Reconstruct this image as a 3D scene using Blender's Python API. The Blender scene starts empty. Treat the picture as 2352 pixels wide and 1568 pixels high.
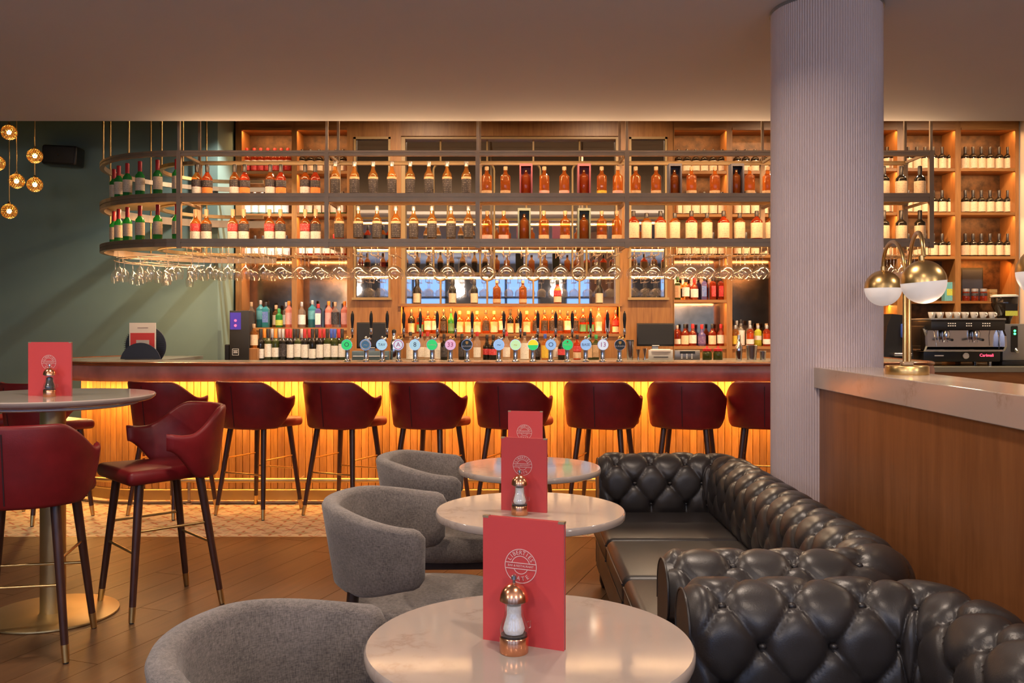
import bpy, bmesh, math, random
from mathutils import Vector, Matrix
random.seed(7)
sc = bpy.context.scene
COL = sc.collection
pi = math.pi
sin, cos, rad = math.sin, math.cos, math.radians

# ------------------------------------------------------------------ camera, world, exposure
F, HOR, EYE = 2080.0, 748.0, 1.38          # focal length in px, horizon row, eye height in m (2352 x 1568 frame)
cam_d = bpy.data.cameras.new('camera'); cam = bpy.data.objects.new('camera', cam_d); COL.objects.link(cam)
cam.location = (0, 0, EYE); cam.rotation_euler = (pi / 2, 0, 0)
cam_d.sensor_width = 36; cam_d.lens = F / 2352 * 36; cam_d.shift_y = (HOR - 784) / 2352
cam_d.clip_start = .05
sc.camera = cam
sc.view_settings.view_transform = 'Standard'; sc.view_settings.look = 'None'
sc.view_settings.gamma = 1; sc.view_settings.use_curve_mapping = False
sc.view_settings.exposure = 0.76
sc.cycles.max_bounces = 5; sc.cycles.transparent_max_bounces = 14
sc.cycles.diffuse_bounces = 3; sc.cycles.glossy_bounces = 3; sc.cycles.transmission_bounces = 3
sc.cycles.adaptive_threshold = .08
sc.cycles.sample_clamp_indirect = 4; sc.cycles.caustics_reflective = False; sc.cycles.caustics_refractive = False
world = bpy.data.worlds.new('dusk_sky'); sc.world = world; world.use_nodes = True
bg = world.node_tree.nodes['Background']; bg.inputs[0].default_value = (.30, .52, 1.0, 1); bg.inputs[1].default_value = 1.35

def light(name, kind, loc, power, color, rot=(0, 0, 0), sx=.1, sy=None, spread=None, spot=None, blend=.5):
    d = bpy.data.lights.new(name, kind); d.energy = power; d.color = color
    if kind == 'AREA':
        if sy is None: d.shape = 'DISK'; d.size = sx
        else: d.shape = 'RECTANGLE'; d.size = sx; d.size_y = sy
        if spread: d.spread = rad(spread)
    else:
        d.shadow_soft_size = sx
        if kind == 'SPOT': d.spot_size = rad(spot); d.spot_blend = blend
    o = bpy.data.objects.new(name, d); COL.objects.link(o); o.location = loc; o.rotation_euler = rot
    return o
def aim(o, target):
    o.rotation_euler = (Vector(target) - o.location).to_track_quat('-Z', 'Y').to_euler()
WARM = (1, .72, .46); AMBER = (1, .47, .12); LED = (1, .58, .28); SOFT = (1, .80, .64)
# unseen fill lights added over the seating area (the near part of the ceiling, above and behind the viewer)
for x, y, p in ((-3.2, 3.4, 13), (-1.3, 3.4, 13), (.6, 3.3, 11), (-2.4, 1.2, 12), (.5, 1.0, 9), (3.2, 3.0, 14)):
    light('ceiling_fill', 'AREA', (x, y, 2.895), p, SOFT, sx=.16, spread=150)
# hidden fill lights added over the bar, behind the bulkhead, to brighten the back bar
for x in (-1.0, 1.0, 3.0, 4.6):
    light('bar_fill', 'AREA', (x, 8.30, 3.70), 44, WARM, sx=.14, spread=165)
o = light('track_spot', 'SPOT', (-2.12, 8.62, 3.70), 150, (1, .96, .90), sx=.02, spot=80, blend=.5); aim(o, (-3.05, 9.0, 1.3))

# ------------------------------------------------------------------ mesh builder
def pt(px, py, Y):                       # photograph pixel -> point at depth Y
    return Vector(((px - 1176) * Y / F, Y, EYE - (py - HOR) * Y / F))
def wx(px, Y): return (px - 1176) * Y / F
def wz(py, Y): return EYE - (py - HOR) * Y / F

class MB:
    def __init__(s): s.v = []; s.f = []
    def add(s, vs, fs):
        b = len(s.v); s.v += [tuple(p) for p in vs]; s.f += [tuple(i + b for i in f) for f in fs]; return s
    def bb(s, x0, x1, y0, y1, z0, z1):
        return s.add([(x0,y0,z0),(x1,y0,z0),(x1,y1,z0),(x0,y1,z0),(x0,y0,z1),(x1,y0,z1),(x1,y1,z1),(x0,y1,z1)],
                     [(3,2,1,0),(4,5,6,7),(0,1,5,4),(1,2,6,5),(2,3,7,6),(3,0,4,7)])
    def ring(s, pts, n): pass
    def tube(s, p0, p1, r0, r1=None, n=10):
        r1 = r0 if r1 is None else r1
        p0, p1 = Vector(p0), Vector(p1); d = (p1 - p0).normalized()
        a = Vector((0, 0, 1)) if abs(d.z) < .9 else Vector((1, 0, 0))
        u = d.cross(a).normalized(); w = d.cross(u)
        vs = []
        for p, r in ((p0, r0), (p1, r1)):
            for i in range(n):
                t = 2 * pi * i / n; vs.append(p + u * (r * cos(t)) + w * (r * sin(t)))
        fs = [((i + 1) % n, i, n + i, n + (i + 1) % n) for i in range(n)]
        fs += [tuple(range(n)), tuple(range(2 * n - 1, n - 1, -1))]
        return s.add(vs, fs)
    def path(s, pts, r, n=8, closed=False):
        pts = [Vector(p) for p in pts]; m = len(pts); rs = r if isinstance(r, (list, tuple)) else [r] * m
        u = None; vs = []
        for k in range(m):
            a = pts[k - 1] if (k or closed) else pts[k]; b = pts[(k + 1) % m] if (k < m - 1 or closed) else pts[k]
            d = (b - a).normalized()
            if u is None:
                q = Vector((0, 0, 1)) if abs(d.z) < .9 else Vector((1, 0, 0)); u = d.cross(q).normalized()
            u = (u - d * u.dot(d)).normalized(); w = d.cross(u)
            for i in range(n):
                t = 2 * pi * i / n; vs.append(pts[k] + u * (rs[k] * cos(t)) + w * (rs[k] * sin(t)))
        fs = []
        for k in range(m if closed else m - 1):
            k2 = (k + 1) % m
            for i in range(n):
                fs.append((k * n + (i + 1) % n, k * n + i, k2 * n + i, k2 * n + (i + 1) % n))
        if not closed: fs += [tuple(range(n)), tuple(range(m * n - 1, (m - 1) * n - 1, -1))]
        return s.add(vs, fs)
    def lathe(s, prof, n=16, c=(0, 0, 0)):
        vs = []; fs = []; cx, cy, cz = c; m = len(prof)
        for r, z in prof:
            for i in range(n):
                t = 2 * pi * i / n; vs.append((cx + r * cos(t), cy + r * sin(t), cz + z))
        for k in range(m - 1):
            for i in range(n):
                j = (i + 1) % n; fs.append((k * n + i, k * n + j, (k + 1) * n + j, (k + 1) * n + i))
        if prof[0][0] > 1e-4: fs.append(tuple(range(n - 1, -1, -1)))
        if prof[-1][0] > 1e-4: fs.append(tuple(range((m - 1) * n, m * n)))
        return s.add(vs, fs)
    def shell(s, prof, n=16, c=(0, 0, 0)):      # open lathe, no caps
        b = len(s.f); s.lathe(prof, n, c)
        s.f = [f for k, f in enumerate(s.f) if k < b or len(f) == 4]; return s
    def prism(s, poly, z0, z1):
        n = len(poly)
        vs = [(x, y, z0) for x, y in poly] + [(x, y, z1) for x, y in poly]
        return s.add(vs, [tuple(range(n - 1, -1, -1)), tuple(range(n, 2 * n))] + [(i, (i + 1) % n, n + (i + 1) % n, n + i) for i in range(n)])
    def strips(s, rows, close_prof=True, cap=True):   # rows[k][i]: profile point k at path station i
        m, n = len(rows), len(rows[0]); vs = [p for r in rows for p in r]; fs = []
        for k in range(m if close_prof else m - 1):
            k2 = (k + 1) % m
            for i in range(n - 1): fs.append((k * n + i, k * n + i + 1, k2 * n + i + 1, k2 * n + i))
        if close_prof and cap:
            fs += [tuple(k * n for k in range(m)), tuple(k * n + n - 1 for k in range(m - 1, -1, -1))]
        return s.add(vs, fs)
    def rbox(s, x0, x1, y0, y1, z0, z1, r=.01, seg=2):
        bm = bmesh.new(); bmesh.ops.create_cube(bm, size=1)
        for v in bm.verts:
            v.co = ((x0 + x1) / 2 + v.co.x * (x1 - x0), (y0 + y1) / 2 + v.co.y * (y1 - y0), (z0 + z1) / 2 + v.co.z * (z1 - z0))
        bmesh.ops.bevel(bm, geom=bm.edges[:], offset=r, segments=seg, profile=.5, affect='EDGES')
        bm.verts.index_update()
        s.add([v.co[:] for v in bm.verts], [[v.index for v in f.verts] for f in bm.faces]); bm.free(); return s
    def sphere(s, c, r, n=12, m=8, sz=1.0):
        return s.lathe([(r * sin(pi * k / m) + (1e-5 if k in (0, m) else 0), -r * sz * cos(pi * k / m)) for k in range(m + 1)], n, c)
    def xf(s, M):
        s.v = [tuple(M @ Vector(p)) for p in s.v]; return s
    def mesh(s, name, smooth=None):
        me = bpy.data.meshes.new(name); me.from_pydata(s.v, [], s.f)
        bm = bmesh.new(); bm.from_mesh(me); bmesh.ops.recalc_face_normals(bm, faces=bm.faces[:]); bm.to_mesh(me); bm.free()
        if smooth:
            me.shade_smooth(); me.set_sharp_from_angle(angle=rad(smooth))
        me.update(); return me
    def build(s, name, mat, parent=None, smooth=None):
        return mk(name, s.mesh(name, smooth), mat, parent)

def mk(name, me, mat, parent=None, loc=None):
    if mat is not None and not me.materials: me.materials.append(mat)
    o = bpy.data.objects.new(name, me); COL.objects.link(o)
    if mat is not None and me.materials[0] != mat: o.material_slots[0].link = 'OBJECT'; o.material_slots[0].material = mat
    if parent is not None: o.parent = parent
    if loc is not None: o.location = loc
    return o
def tag(o, label, cat, group=None, kind=None):
    o['label'] = label; o['category'] = cat
    if group: o['group'] = group
    if kind: o['kind'] = kind
    return o
def thing(name, label, cat, loc=(0, 0, 0), rz=0, group=None, kind=None):
    o = bpy.data.objects.new(name, None); COL.objects.link(o); o.empty_display_size = .05
    o.location = loc; o.rotation_euler = (0, 0, rz); return tag(o, label, cat, group, kind)
def copy_tree(o, parent=None):
    c = o.copy(); COL.objects.link(c); c.parent = parent
    for ch in o.children: copy_tree(ch, c)
    return c
ORD = 'first second third fourth fifth sixth seventh eighth ninth tenth eleventh twelfth thirteenth fourteenth fifteenth sixteenth seventeenth eighteenth nineteenth twentieth'.split()
ORD += ['twenty-' + w for w in ORD[:9]] + ['thirtieth'] + ['thirty-' + w for w in ORD[:9]]
_txt = {}
def text_mesh(body, size, depth=.0004):
    k = (body, size, depth)
    if k not in _txt:
        c = bpy.data.curves.new('lettering', 'FONT'); c.body = body; c.size = size; c.extrude = depth
        c.align_x = 'CENTER'; c.align_y = 'CENTER'; c.resolution_u = 2
        o = bpy.data.objects.new('lettering', c); COL.objects.link(o)
        bpy.context.view_layer.update()
        me = bpy.data.meshes.new_from_object(o.evaluated_get(bpy.context.evaluated_depsgraph_get()))
        bpy.data.objects.remove(o); _txt[k] = me
    return _txt[k]
def text_verts(body, size, M, mb, depth=.0004):
    me = text_mesh(body, size, depth)
    mb.add([M @ v.co for v in me.vertices], [tuple(p.vertices) for p in me.polygons])

# ------------------------------------------------------------------ materials
def nodes(name):
    m = bpy.data.materials.new(name); m.use_nodes = True; nt = m.node_tree
    return m, nt, nt.nodes['Principled BSDF']
def N(nt, t, **kw):
    n = nt.nodes.new(t)
    for k, v in kw.items(): setattr(n, k, v)
    return n
def math_n(nt, op, a, b=None, c=None):
    n = N(nt, 'ShaderNodeMath', operation=op)
    for i, x in enumerate((a, b, c)):
        if x is None: continue
        if isinstance(x, (int, float)): n.inputs[i].default_value = x
        else: nt.links.new(x, n.inputs[i])
    return n.outputs[0]
def rgb(c): return (c[0], c[1], c[2], 1)
def ramp(nt, fac, stops):
    r = N(nt, 'ShaderNodeValToRGB'); e = r.color_ramp.elements
    while len(e) < len(stops): e.new(.5)
    for k, (p, c) in enumerate(stops): e[k].position = p; e[k].color = rgb(c)
    nt.links.new(fac, r.inputs[0]); return r.outputs[0]
def coords(nt, scale=(1, 1, 1), rand=0.0, rot=(0, 0, 0)):
    tc = N(nt, 'ShaderNodeTexCoord'); mp = N(nt, 'ShaderNodeMapping'); mp.inputs['Scale'].default_value = scale
    mp.inputs['Rotation'].default_value = rot
    v = tc.outputs['Object']
    if rand:
        oi = N(nt, 'ShaderNodeObjectInfo'); ad = N(nt, 'ShaderNodeVectorMath', operation='ADD')
        sc_ = math_n(nt, 'MULTIPLY', oi.outputs['Random'], rand)
        nt.links.new(v, ad.inputs[0]); nt.links.new(sc_, ad.inputs[1]); v = ad.outputs[0]
    nt.links.new(v, mp.inputs[0]); return mp.outputs[0]
def noise(nt, vec, scale, detail=4, rough=.55, dist=0):
    n = N(nt, 'ShaderNodeTexNoise'); n.inputs['Scale'].default_value = scale; n.inputs['Detail'].default_value = detail
    n.inputs['Roughness'].default_value = rough; n.inputs['Distortion'].default_value = dist
    nt.links.new(vec, n.inputs['Vector']); return n.outputs['Fac']
def bump(nt, b, h, strength=.2, dist=.01):
    n = N(nt, 'ShaderNodeBump'); n.inputs['Strength'].default_value = strength; n.inputs['Distance'].default_value = dist
    nt.links.new(h, n.inputs['Height']); nt.links.new(n.outputs[0], b.inputs['Normal'])
M = {}
def pm(name, col, rough=.5, metal=0, var=0, vscale=6, bmp=0, bscale=60, coat=0, stretch=(1, 1, 1), spec=.5, rvar=0):
    m, nt, b = nodes(name); b.inputs['Base Color'].default_value = rgb(col); b.inputs['Roughness'].default_value = rough
    b.inputs['Metallic'].default_value = metal; b.inputs['Specular IOR Level'].default_value = spec
    if coat: b.inputs['Coat Weight'].default_value = coat; b.inputs['Coat Roughness'].default_value = .12
    if var:
        f = noise(nt, coords(nt, stretch), vscale)
        c = ramp(nt, f, [(.3, [x * (1 - var) for x in col]), (.7, [min(1, x * (1 + var)) for x in col])])
        nt.links.new(c, b.inputs['Base Color'])
        if rvar: nt.links.new(math_n(nt, 'MULTIPLY_ADD', f, rvar, rough - rvar / 2), b.inputs['Roughness'])
    if bmp: bump(nt, b, noise(nt, coords(nt, stretch), bscale, 3), bmp, .004)
    M[name] = m; return m
def wood(name, c1, c2, axis='z', scale=1.0, rough=.4, rand=7.0, coat=0, contrast=(.32, .68), tone=.25):
    m, nt, b = nodes(name); st = {'x': (.09, 1, 1), 'y': (1, .09, 1), 'z': (1, 1, .09)}[axis]
    v = coords(nt, st, rand)
    f1 = noise(nt, v, 22 * scale, 4, .62); f2 = noise(nt, v, 90 * scale, 2, .6)
    f = math_n(nt, 'MULTIPLY_ADD', f2, .35, math_n(nt, 'MULTIPLY', f1, .65))
    c = ramp(nt, f, [(contrast[0], c2), (contrast[1], c1)])
    oi = N(nt, 'ShaderNodeObjectInfo'); hs = N(nt, 'ShaderNodeHueSaturation')
    nt.links.new(math_n(nt, 'MULTIPLY_ADD', oi.outputs['Random'], tone, 1 - tone / 2), hs.inputs['Value'])
    nt.links.new(c, hs.inputs['Color']); nt.links.new(hs.outputs[0], b.inputs['Base Color'])
    b.inputs['Roughness'].default_value = rough
    if coat: b.inputs['Coat Weight'].default_value = coat; b.inputs['Coat Roughness'].default_value = .15
    bump(nt, b, f2, .12, .002); M[name] = m; return m
def emis(name, col, strength):
    m, nt, b = nodes(name); b.inputs['Base Color'].default_value = rgb(col); b.inputs['Emission Color'].default_value = rgb(col)
    b.inputs['Emission Strength'].default_value = strength; b.inputs['Roughness'].default_value = .4; M[name] = m; return m
def edge_fac(nt, base, gain):               # reflectance of a thin pane or bottle wall, the same from both sides
    ge = N(nt, 'ShaderNodeNewGeometry'); dt = N(nt, 'ShaderNodeVectorMath', operation='DOT_PRODUCT')
    nt.links.new(ge.outputs['Normal'], dt.inputs[0]); nt.links.new(ge.outputs['Incoming'], dt.inputs[1])
    q = math_n(nt, 'POWER', math_n(nt, 'SUBTRACT', 1.0, math_n(nt, 'ABSOLUTE', dt.outputs['Value'])), 3.5)
    return math_n(nt, 'MULTIPLY_ADD', q, gain, base)
def thin_glass(name, tint=(1, 1, 1), gloss=.06, rough=.02, milk=0.0):
    m, nt, b = nodes(name); nt.nodes.remove(b); out = nt.nodes['Material Output']
    t = N(nt, 'ShaderNodeBsdfTransparent'); t.inputs[0].default_value = rgb(tint)
    g = N(nt, 'ShaderNodeBsdfGlossy'); g.inputs['Roughness'].default_value = rough
    mx = N(nt, 'ShaderNodeMixShader'); nt.links.new(edge_fac(nt, gloss, .75), mx.inputs[0])
    tr = N(nt, 'ShaderNodeBsdfTranslucent'); tr.inputs[0].default_value = (.9, .86, .82, 1); m0 = N(nt, 'ShaderNodeMixShader'); m0.inputs[0].default_value = milk
    nt.links.new(t.outputs[0], m0.inputs[1]); nt.links.new(tr.outputs[0], m0.inputs[2])
    nt.links.new(m0.outputs[0], mx.inputs[1]); nt.links.new(g.outputs[0], mx.inputs[2]); nt.links.new(mx.outputs[0], out.inputs[0])
    M[name] = m; return m
def bottle_glass(name, tint, body, mix=.45):
    m, nt, b = nodes(name); nt.nodes.remove(b); out = nt.nodes['Material Output']
    t = N(nt, 'ShaderNodeBsdfTransparent'); t.inputs[0].default_value = rgb(tint)
    tr = N(nt, 'ShaderNodeBsdfTranslucent'); tr.inputs[0].default_value = rgb(body)
    df = N(nt, 'ShaderNodeBsdfDiffuse'); df.inputs[0].default_value = rgb(body)
    a = N(nt, 'ShaderNodeAddShader'); nt.links.new(tr.outputs[0], a.inputs[0]); nt.links.new(df.outputs[0], a.inputs[1])
    m1 = N(nt, 'ShaderNodeMixShader'); m1.inputs[0].default_value = mix
    nt.links.new(t.outputs[0], m1.inputs[1]); nt.links.new(a.outputs[0], m1.inputs[2])
    g = N(nt, 'ShaderNodeBsdfGlossy'); g.inputs['Roughness'].default_value = .05
    m2 = N(nt, 'ShaderNodeMixShader'); nt.links.new(edge_fac(nt, .05, .7), m2.inputs[0])
    nt.links.new(m1.outputs[0], m2.inputs[1]); nt.links.new(g.outputs[0], m2.inputs[2]); nt.links.new(m2.outputs[0], out.inputs[0])
    M[name] = m; return m
def label_mat(name, col, ink=(.05, .04, .04), rows=70, amount=.5):   # paper with lines of small print
    m, nt, b = nodes(name); v = coords(nt, (1, 1, 1), 3.0)
    sx = N(nt, 'ShaderNodeSeparateXYZ'); nt.links.new(v, sx.inputs[0])
    line = math_n(nt, 'GREATER_THAN', math_n(nt, 'SINE', math_n(nt, 'MULTIPLY', sx.outputs[2], rows * 2 * pi)), .35)
    mk_ = math_n(nt, 'GREATER_THAN', noise(nt, coords(nt, (3, 3, 1), 3.0), 45, 2), .53)
    f = math_n(nt, 'MULTIPLY', math_n(nt, 'MULTIPLY', line, mk_), amount)
    mx = N(nt, 'ShaderNodeMix', data_type='RGBA'); nt.links.new(f, mx.inputs[0])
    mx.inputs[6].default_value = rgb(col); mx.inputs[7].default_value = rgb(ink); nt.links.new(mx.outputs[2], b.inputs['Base Color'])
    b.inputs['Roughness'].default_value = .55; M[name] = m; return m

wood('oak', (.42, .19, .055), (.24, .095, .026), 'z', .8, .42)
wood('oak_h', (.42, .19, .055), (.24, .095, .026), 'x', .8, .42)
wood('slat', (.62, .31, .085), (.34, .14, .032), 'z', 1.0, .40, tone=.45)
wood('walnut', (.085, .030, .018), (.040, .014, .010), 'z', 1.2, .30)
wood('wenge', (.030, .014, .011), (.014, .007, .006), 'x', 1.2, .4)
wood('partition', (.275, .105, .036), (.165, .058, .018), 'z', .55, .38, rand=0, tone=0)
wood('floor_wood', (.130, .062, .026), (.076, .035, .0145), 'x', .55, .40, tone=.22)
wood('rim_wood', (.26, .085, .028), (.13, .036, .013), 'x', .8, .22, coat=.4)
pm('leather_red', (.165, .008, .011), .42, var=.35, vscale=5, bmp=.10, bscale=260, spec=.38)
pm('leather_black', (.030, .0255, .0255), .37, var=.25, vscale=4, bmp=.10, bscale=240, spec=.6)
pm('leather_bar', (.42, .19, .145), .33, var=.45, vscale=3.5, bmp=.25, bscale=22, stretch=(1, 1, .6), rvar=.2)
pm('brass', (.66, .44, .18), .30, 1, var=.08, vscale=5)
pm('brass_soft', (.56, .41, .20), .42, 1, var=.1, vscale=3)
pm('bronze', (.40, .285, .18), .42, .6, var=.12, vscale=4)
pm('gold_wood', (.38, .24, .10), .45)
pm('copper', (.86, .40, .22), .22, 1, var=.1, vscale=30, stretch=(1, 1, .05))
pm('steel', (.62, .62, .62), .24, 1)
pm('chrome', (.72, .72, .74), .12, 1)
pm('black', (.012, .012, .013), .35)
pm('black_matte', (.016, .016, .018), .7)
pm('screen', (.012, .014, .014), .45)
pm('navy', (.022, .030, .055), .5)
pm('wall_green', (.175, .262, .230), .8, var=.05, vscale=1.5)
pm('wall_dark', (.10, .085, .075), .8)
pm('wall_plaster', (.62, .55, .48), .8)
pm('ceiling_paint', (.50, .54, .62), .85, var=.03, vscale=.6)
pm('column_paint', (.56, .455, .455), .55, var=.05, vscale=2)
pm('backing', (.10, .050, .020), .45, .3, var=.6, vscale=14, bmp=.3, bscale=30)
pm('mirror', (.60, .60, .62), .02, 1)
pm('smoked_mirror', (.24, .15, .085), .12, 1, var=.25, vscale=8)
pm('skirting', (.34, .215, .075), .38, .35)
pm('white', (.78, .76, .72), .4)
pm('cup', (.80, .78, .74), .25)
pm('grey_metal', (.30, .31, .32), .35, .7)
pm('stone_dark', (.16, .155, .13), .25)
pm('opal', (.85, .80, .76), .3)
pm('salt', (.85, .85, .86), .7, var=.1, vscale=200)
pm('pepper', (.05, .045, .04), .8, var=.5, vscale=200)
pm('menu_red', (.62, .060, .060), .45)
pm('menu_edge', (.32, .26, .27), .5)
pm('menu_ink', (.80, .55, .52), .5)
pm('cord', (.45, .34, .20), .5)
pm('seam_dark', (.030, .004, .006), .6); pm('cap_black', (.02, .018, .02), .4)
pm('cap_red', (.45, .02, .025), .4)
pm('cap_cork', (.42, .27, .15), .6)
pm('cap_cream', (.72, .60, .44), .45)
pm('cap_blue', (.04, .09, .40), .4)
pm('cap_orange', (.85, .25, .03), .4)
pm('cap_grey', (.45, .45, .46), .35, .5)
pm('cap_green', (.03, .30, .08), .4)
for k, c in dict(cream=(.78, .60, .40), white=(.80, .77, .70), red=(.60, .04, .05), blackl=(.035, .03, .035), yellow=(.75, .50, .05), green=(.10, .32, .16),
                 pink=(.85, .42, .36), blue=(.12, .20, .50), teal=(.15, .45, .48), purple=(.14, .08, .22), tan=(.62, .40, .22), lime=(.55, .62, .10), orange=(.85, .28, .06)).items():
    label_mat('lab_' + k, c, ink=((.75, .70, .62) if k in ('blackl', 'purple', 'blue', 'red') else (.06, .045, .04)), amount=.16 if k == 'blackl' else .35)
bottle_glass('g_amber', (.93, .60, .26), (.55, .16, .03), .11)
bottle_glass('g_red', (.88, .38, .18), (.52, .07, .022), .18)
bottle_glass('g_gold', (.95, .70, .38), (.55, .25, .06), .10)
bottle_glass('g_green', (.10, .45, .12), (.03, .26, .06), .6)
bottle_glass('g_dark', (.10, .07, .05), (.020, .016, .012), .7)
bottle_glass('g_olive', (.25, .28, .08), (.06, .075, .02), .6)
bottle_glass('g_clear', (.94, .93, .90), (.60, .55, .48), .12)
bottle_glass('g_teal', (.20, .62, .68), (.06, .34, .40), .5)
bottle_glass('g_pink', (.96, .60, .50), (.85, .38, .28), .4)
bottle_glass('g_purple', (.40, .34, .60), (.16, .13, .34), .5)
bottle_glass('g_lime', (.75, .80, .25), (.55, .58, .08), .5)
thin_glass('glass', (.985, .98, .97), .13, .05, .025)
thin_glass('pane', (.97, .98, .98), .02)
# stone with faint veins
def stone(name, c1, c2, rough):
    m, nt, b = nodes(name); v = coords(nt, (1, 1, 1), 0)
    f = noise(nt, v, 3.2, 6, .64); a = math_n(nt, 'ABSOLUTE', math_n(nt, 'SUBTRACT', f, .5))
    vein = ramp(nt, a, [(.0, c2), (.014, [(x * .4 + y * .6) for x, y in zip(c2, c1)]), (.04, c1)])
    msk = noise(nt, v, 5.5, 2)
    mx = N(nt, 'ShaderNodeMix', data_type='RGBA'); nt.links.new(ramp(nt, msk, [(.52, (0, 0, 0)), (.66, (1, 1, 1))]), mx.inputs[0])
    mx.inputs[6].default_value = rgb(c1); nt.links.new(vein, mx.inputs[7]); nt.links.new(mx.outputs[2], b.inputs['Base Color'])
    b.inputs['Roughness'].default_value = rough; M[name] = m
stone('stone', (.455, .375, .325), (.36, .28, .24), .08)
stone('ledge_stone', (.44, .355, .305), (.35, .27, .22), .16)
# woven fabric
m, nt, b = nodes('fabric'); v = coords(nt, (1, 1, 1), 2.0)
n1 = noise(nt, coords(nt, (420, 420, 70), 2.0), 1, 2, .5); n2 = noise(nt, coords(nt, (90, 90, 420), 2.0), 1, 2, .5); n3 = noise(nt, v, 9, 3)
f = math_n(nt, 'MULTIPLY_ADD', n3, .25, math_n(nt, 'MULTIPLY_ADD', n1, .375, math_n(nt, 'MULTIPLY', n2, .375)))
nt.links.new(ramp(nt, f, [(.36, (.080, .067, .060)), (.64, (.262, .220, .195))]), b.inputs['Base Color']); b.inputs['Roughness'].default_value = .9
b.inputs['Sheen Weight'].default_value = .25; bump(nt, b, f, .5, .003); M['fabric'] = m
# patterned cement tile: diamonds, darts and a woven border
m, nt, b = nodes('tile'); tc = N(nt, 'ShaderNodeTexCoord'); sx = N(nt, 'ShaderNodeSeparateXYZ'); nt.links.new(tc.outputs['Object'], sx.inputs[0])
ax = math_n(nt, 'ABSOLUTE', math_n(nt, 'MULTIPLY', sx.outputs[0], 5.0)); ay = math_n(nt, 'ABSOLUTE', math_n(nt, 'MULTIPLY', sx.outputs[1], 5.0))   # 0 .. .5
d = math_n(nt, 'ADD', ax, ay)
band = math_n(nt, 'LESS_THAN', math_n(nt, 'ABSOLUTE', math_n(nt, 'SUBTRACT', d, .47)), .06)
inner = math_n(nt, 'LESS_THAN', d, .28)
dart = math_n(nt, 'MULTIPLY', math_n(nt, 'LESS_THAN', math_n(nt, 'MINIMUM', ax, ay), .045), math_n(nt, 'GREATER_THAN', d, .10))
dart = math_n(nt, 'MULTIPLY', dart, math_n(nt, 'LESS_THAN', d, .36))
c0 = ramp(nt, noise(nt, coords(nt, (1, 1, 1), 5.0), 9), [(.3, (.50, .46, .33)), (.7, (.62, .58, .43))])
def over(fac, c, prev):
    x = N(nt, 'ShaderNodeMix', data_type='RGBA'); nt.links.new(fac, x.inputs[0]); nt.links.new(prev, x.inputs[6]); x.inputs[7].default_value = rgb(c); return x.outputs[2]
c0 = over(inner, (.36, .37, .25), c0); c0 = over(band, (.62, .50, .36), c0); c0 = over(dart, (.36, .13, .075), c0)
corner = math_n(nt, 'LESS_THAN', math_n(nt, 'ABSOLUTE', math_n(nt, 'SUBTRACT', math_n(nt, 'SUBTRACT', ax, ay), 0.0)), .05)
corner = math_n(nt, 'MULTIPLY', corner, math_n(nt, 'GREATER_THAN', d, .56)); c0 = over(corner, (.40, .15, .09), c0)
nt.links.new(c0, b.inputs['Base Color']); b.inputs['Roughness'].default_value = .5; M['tile'] = m

# ------------------------------------------------------------------ the room
CZ, YB = 2.91, 6.77                       # lower ceiling and its edge towards the bar
def struct(name, mb, mat, label, cat, smooth=None):
    return tag(mb.build(name, M[mat], None, smooth), label, cat, kind='structure')
prof = [(-3.3, CZ), (YB, CZ), (YB, CZ + .04), (-3.3, CZ + .04)]
mb = MB(); mb.strips([[(x, y, z) for x in (-6.6, 6.7)] for y, z in prof])
struct('ceiling', mb, 'ceiling_paint', 'smooth taupe ceiling ending in a straight edge before the bar', 'ceiling', 35)
struct('wall_bulkhead', MB().bb(-6.6, 6.7, YB - .06, YB, CZ + .04, 3.86), 'wall_dark', 'dark upstand above the ceiling edge facing the bar', 'wall')
mb = MB().bb(-6.6, 6.7, YB, 10.1, 3.76, 3.86)
struct('ceiling_raised', mb, 'wall_dark', 'higher ceiling above the bar behind the ceiling edge', 'ceiling')
struct('wall_left', MB().bb(-6.6, -6.5, -3.3, 10.1, 0, 3.8), 'wall_green', 'dark sage side wall outside the view at the pendants', 'wall')
struct('wall_right', MB().bb(6.6, 6.7, -3.3, 10.1, 0, 3.8), 'wall_plaster', 'plain plaster side wall past the coffee counter', 'wall')
struct('wall_back', MB().bb(-2.925, 6.6, 10.0, 10.1, 0, 3.8), 'wall_dark', 'dark wall behind the wooden back bar', 'wall')
struct('wall_green', MB().bb(-6.5, -2.925, 9.0, 10.1, 0, 3.8), 'wall_green', 'sage green wall with the black speaker and pendant shadows', 'wall')
struct('wall_pilaster', MB().bb(5.33, 6.6, 9.42, 10.0, 0, 3.8), 'wall_plaster', 'pale wall strip beside the coffee shelves', 'wall')
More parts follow.
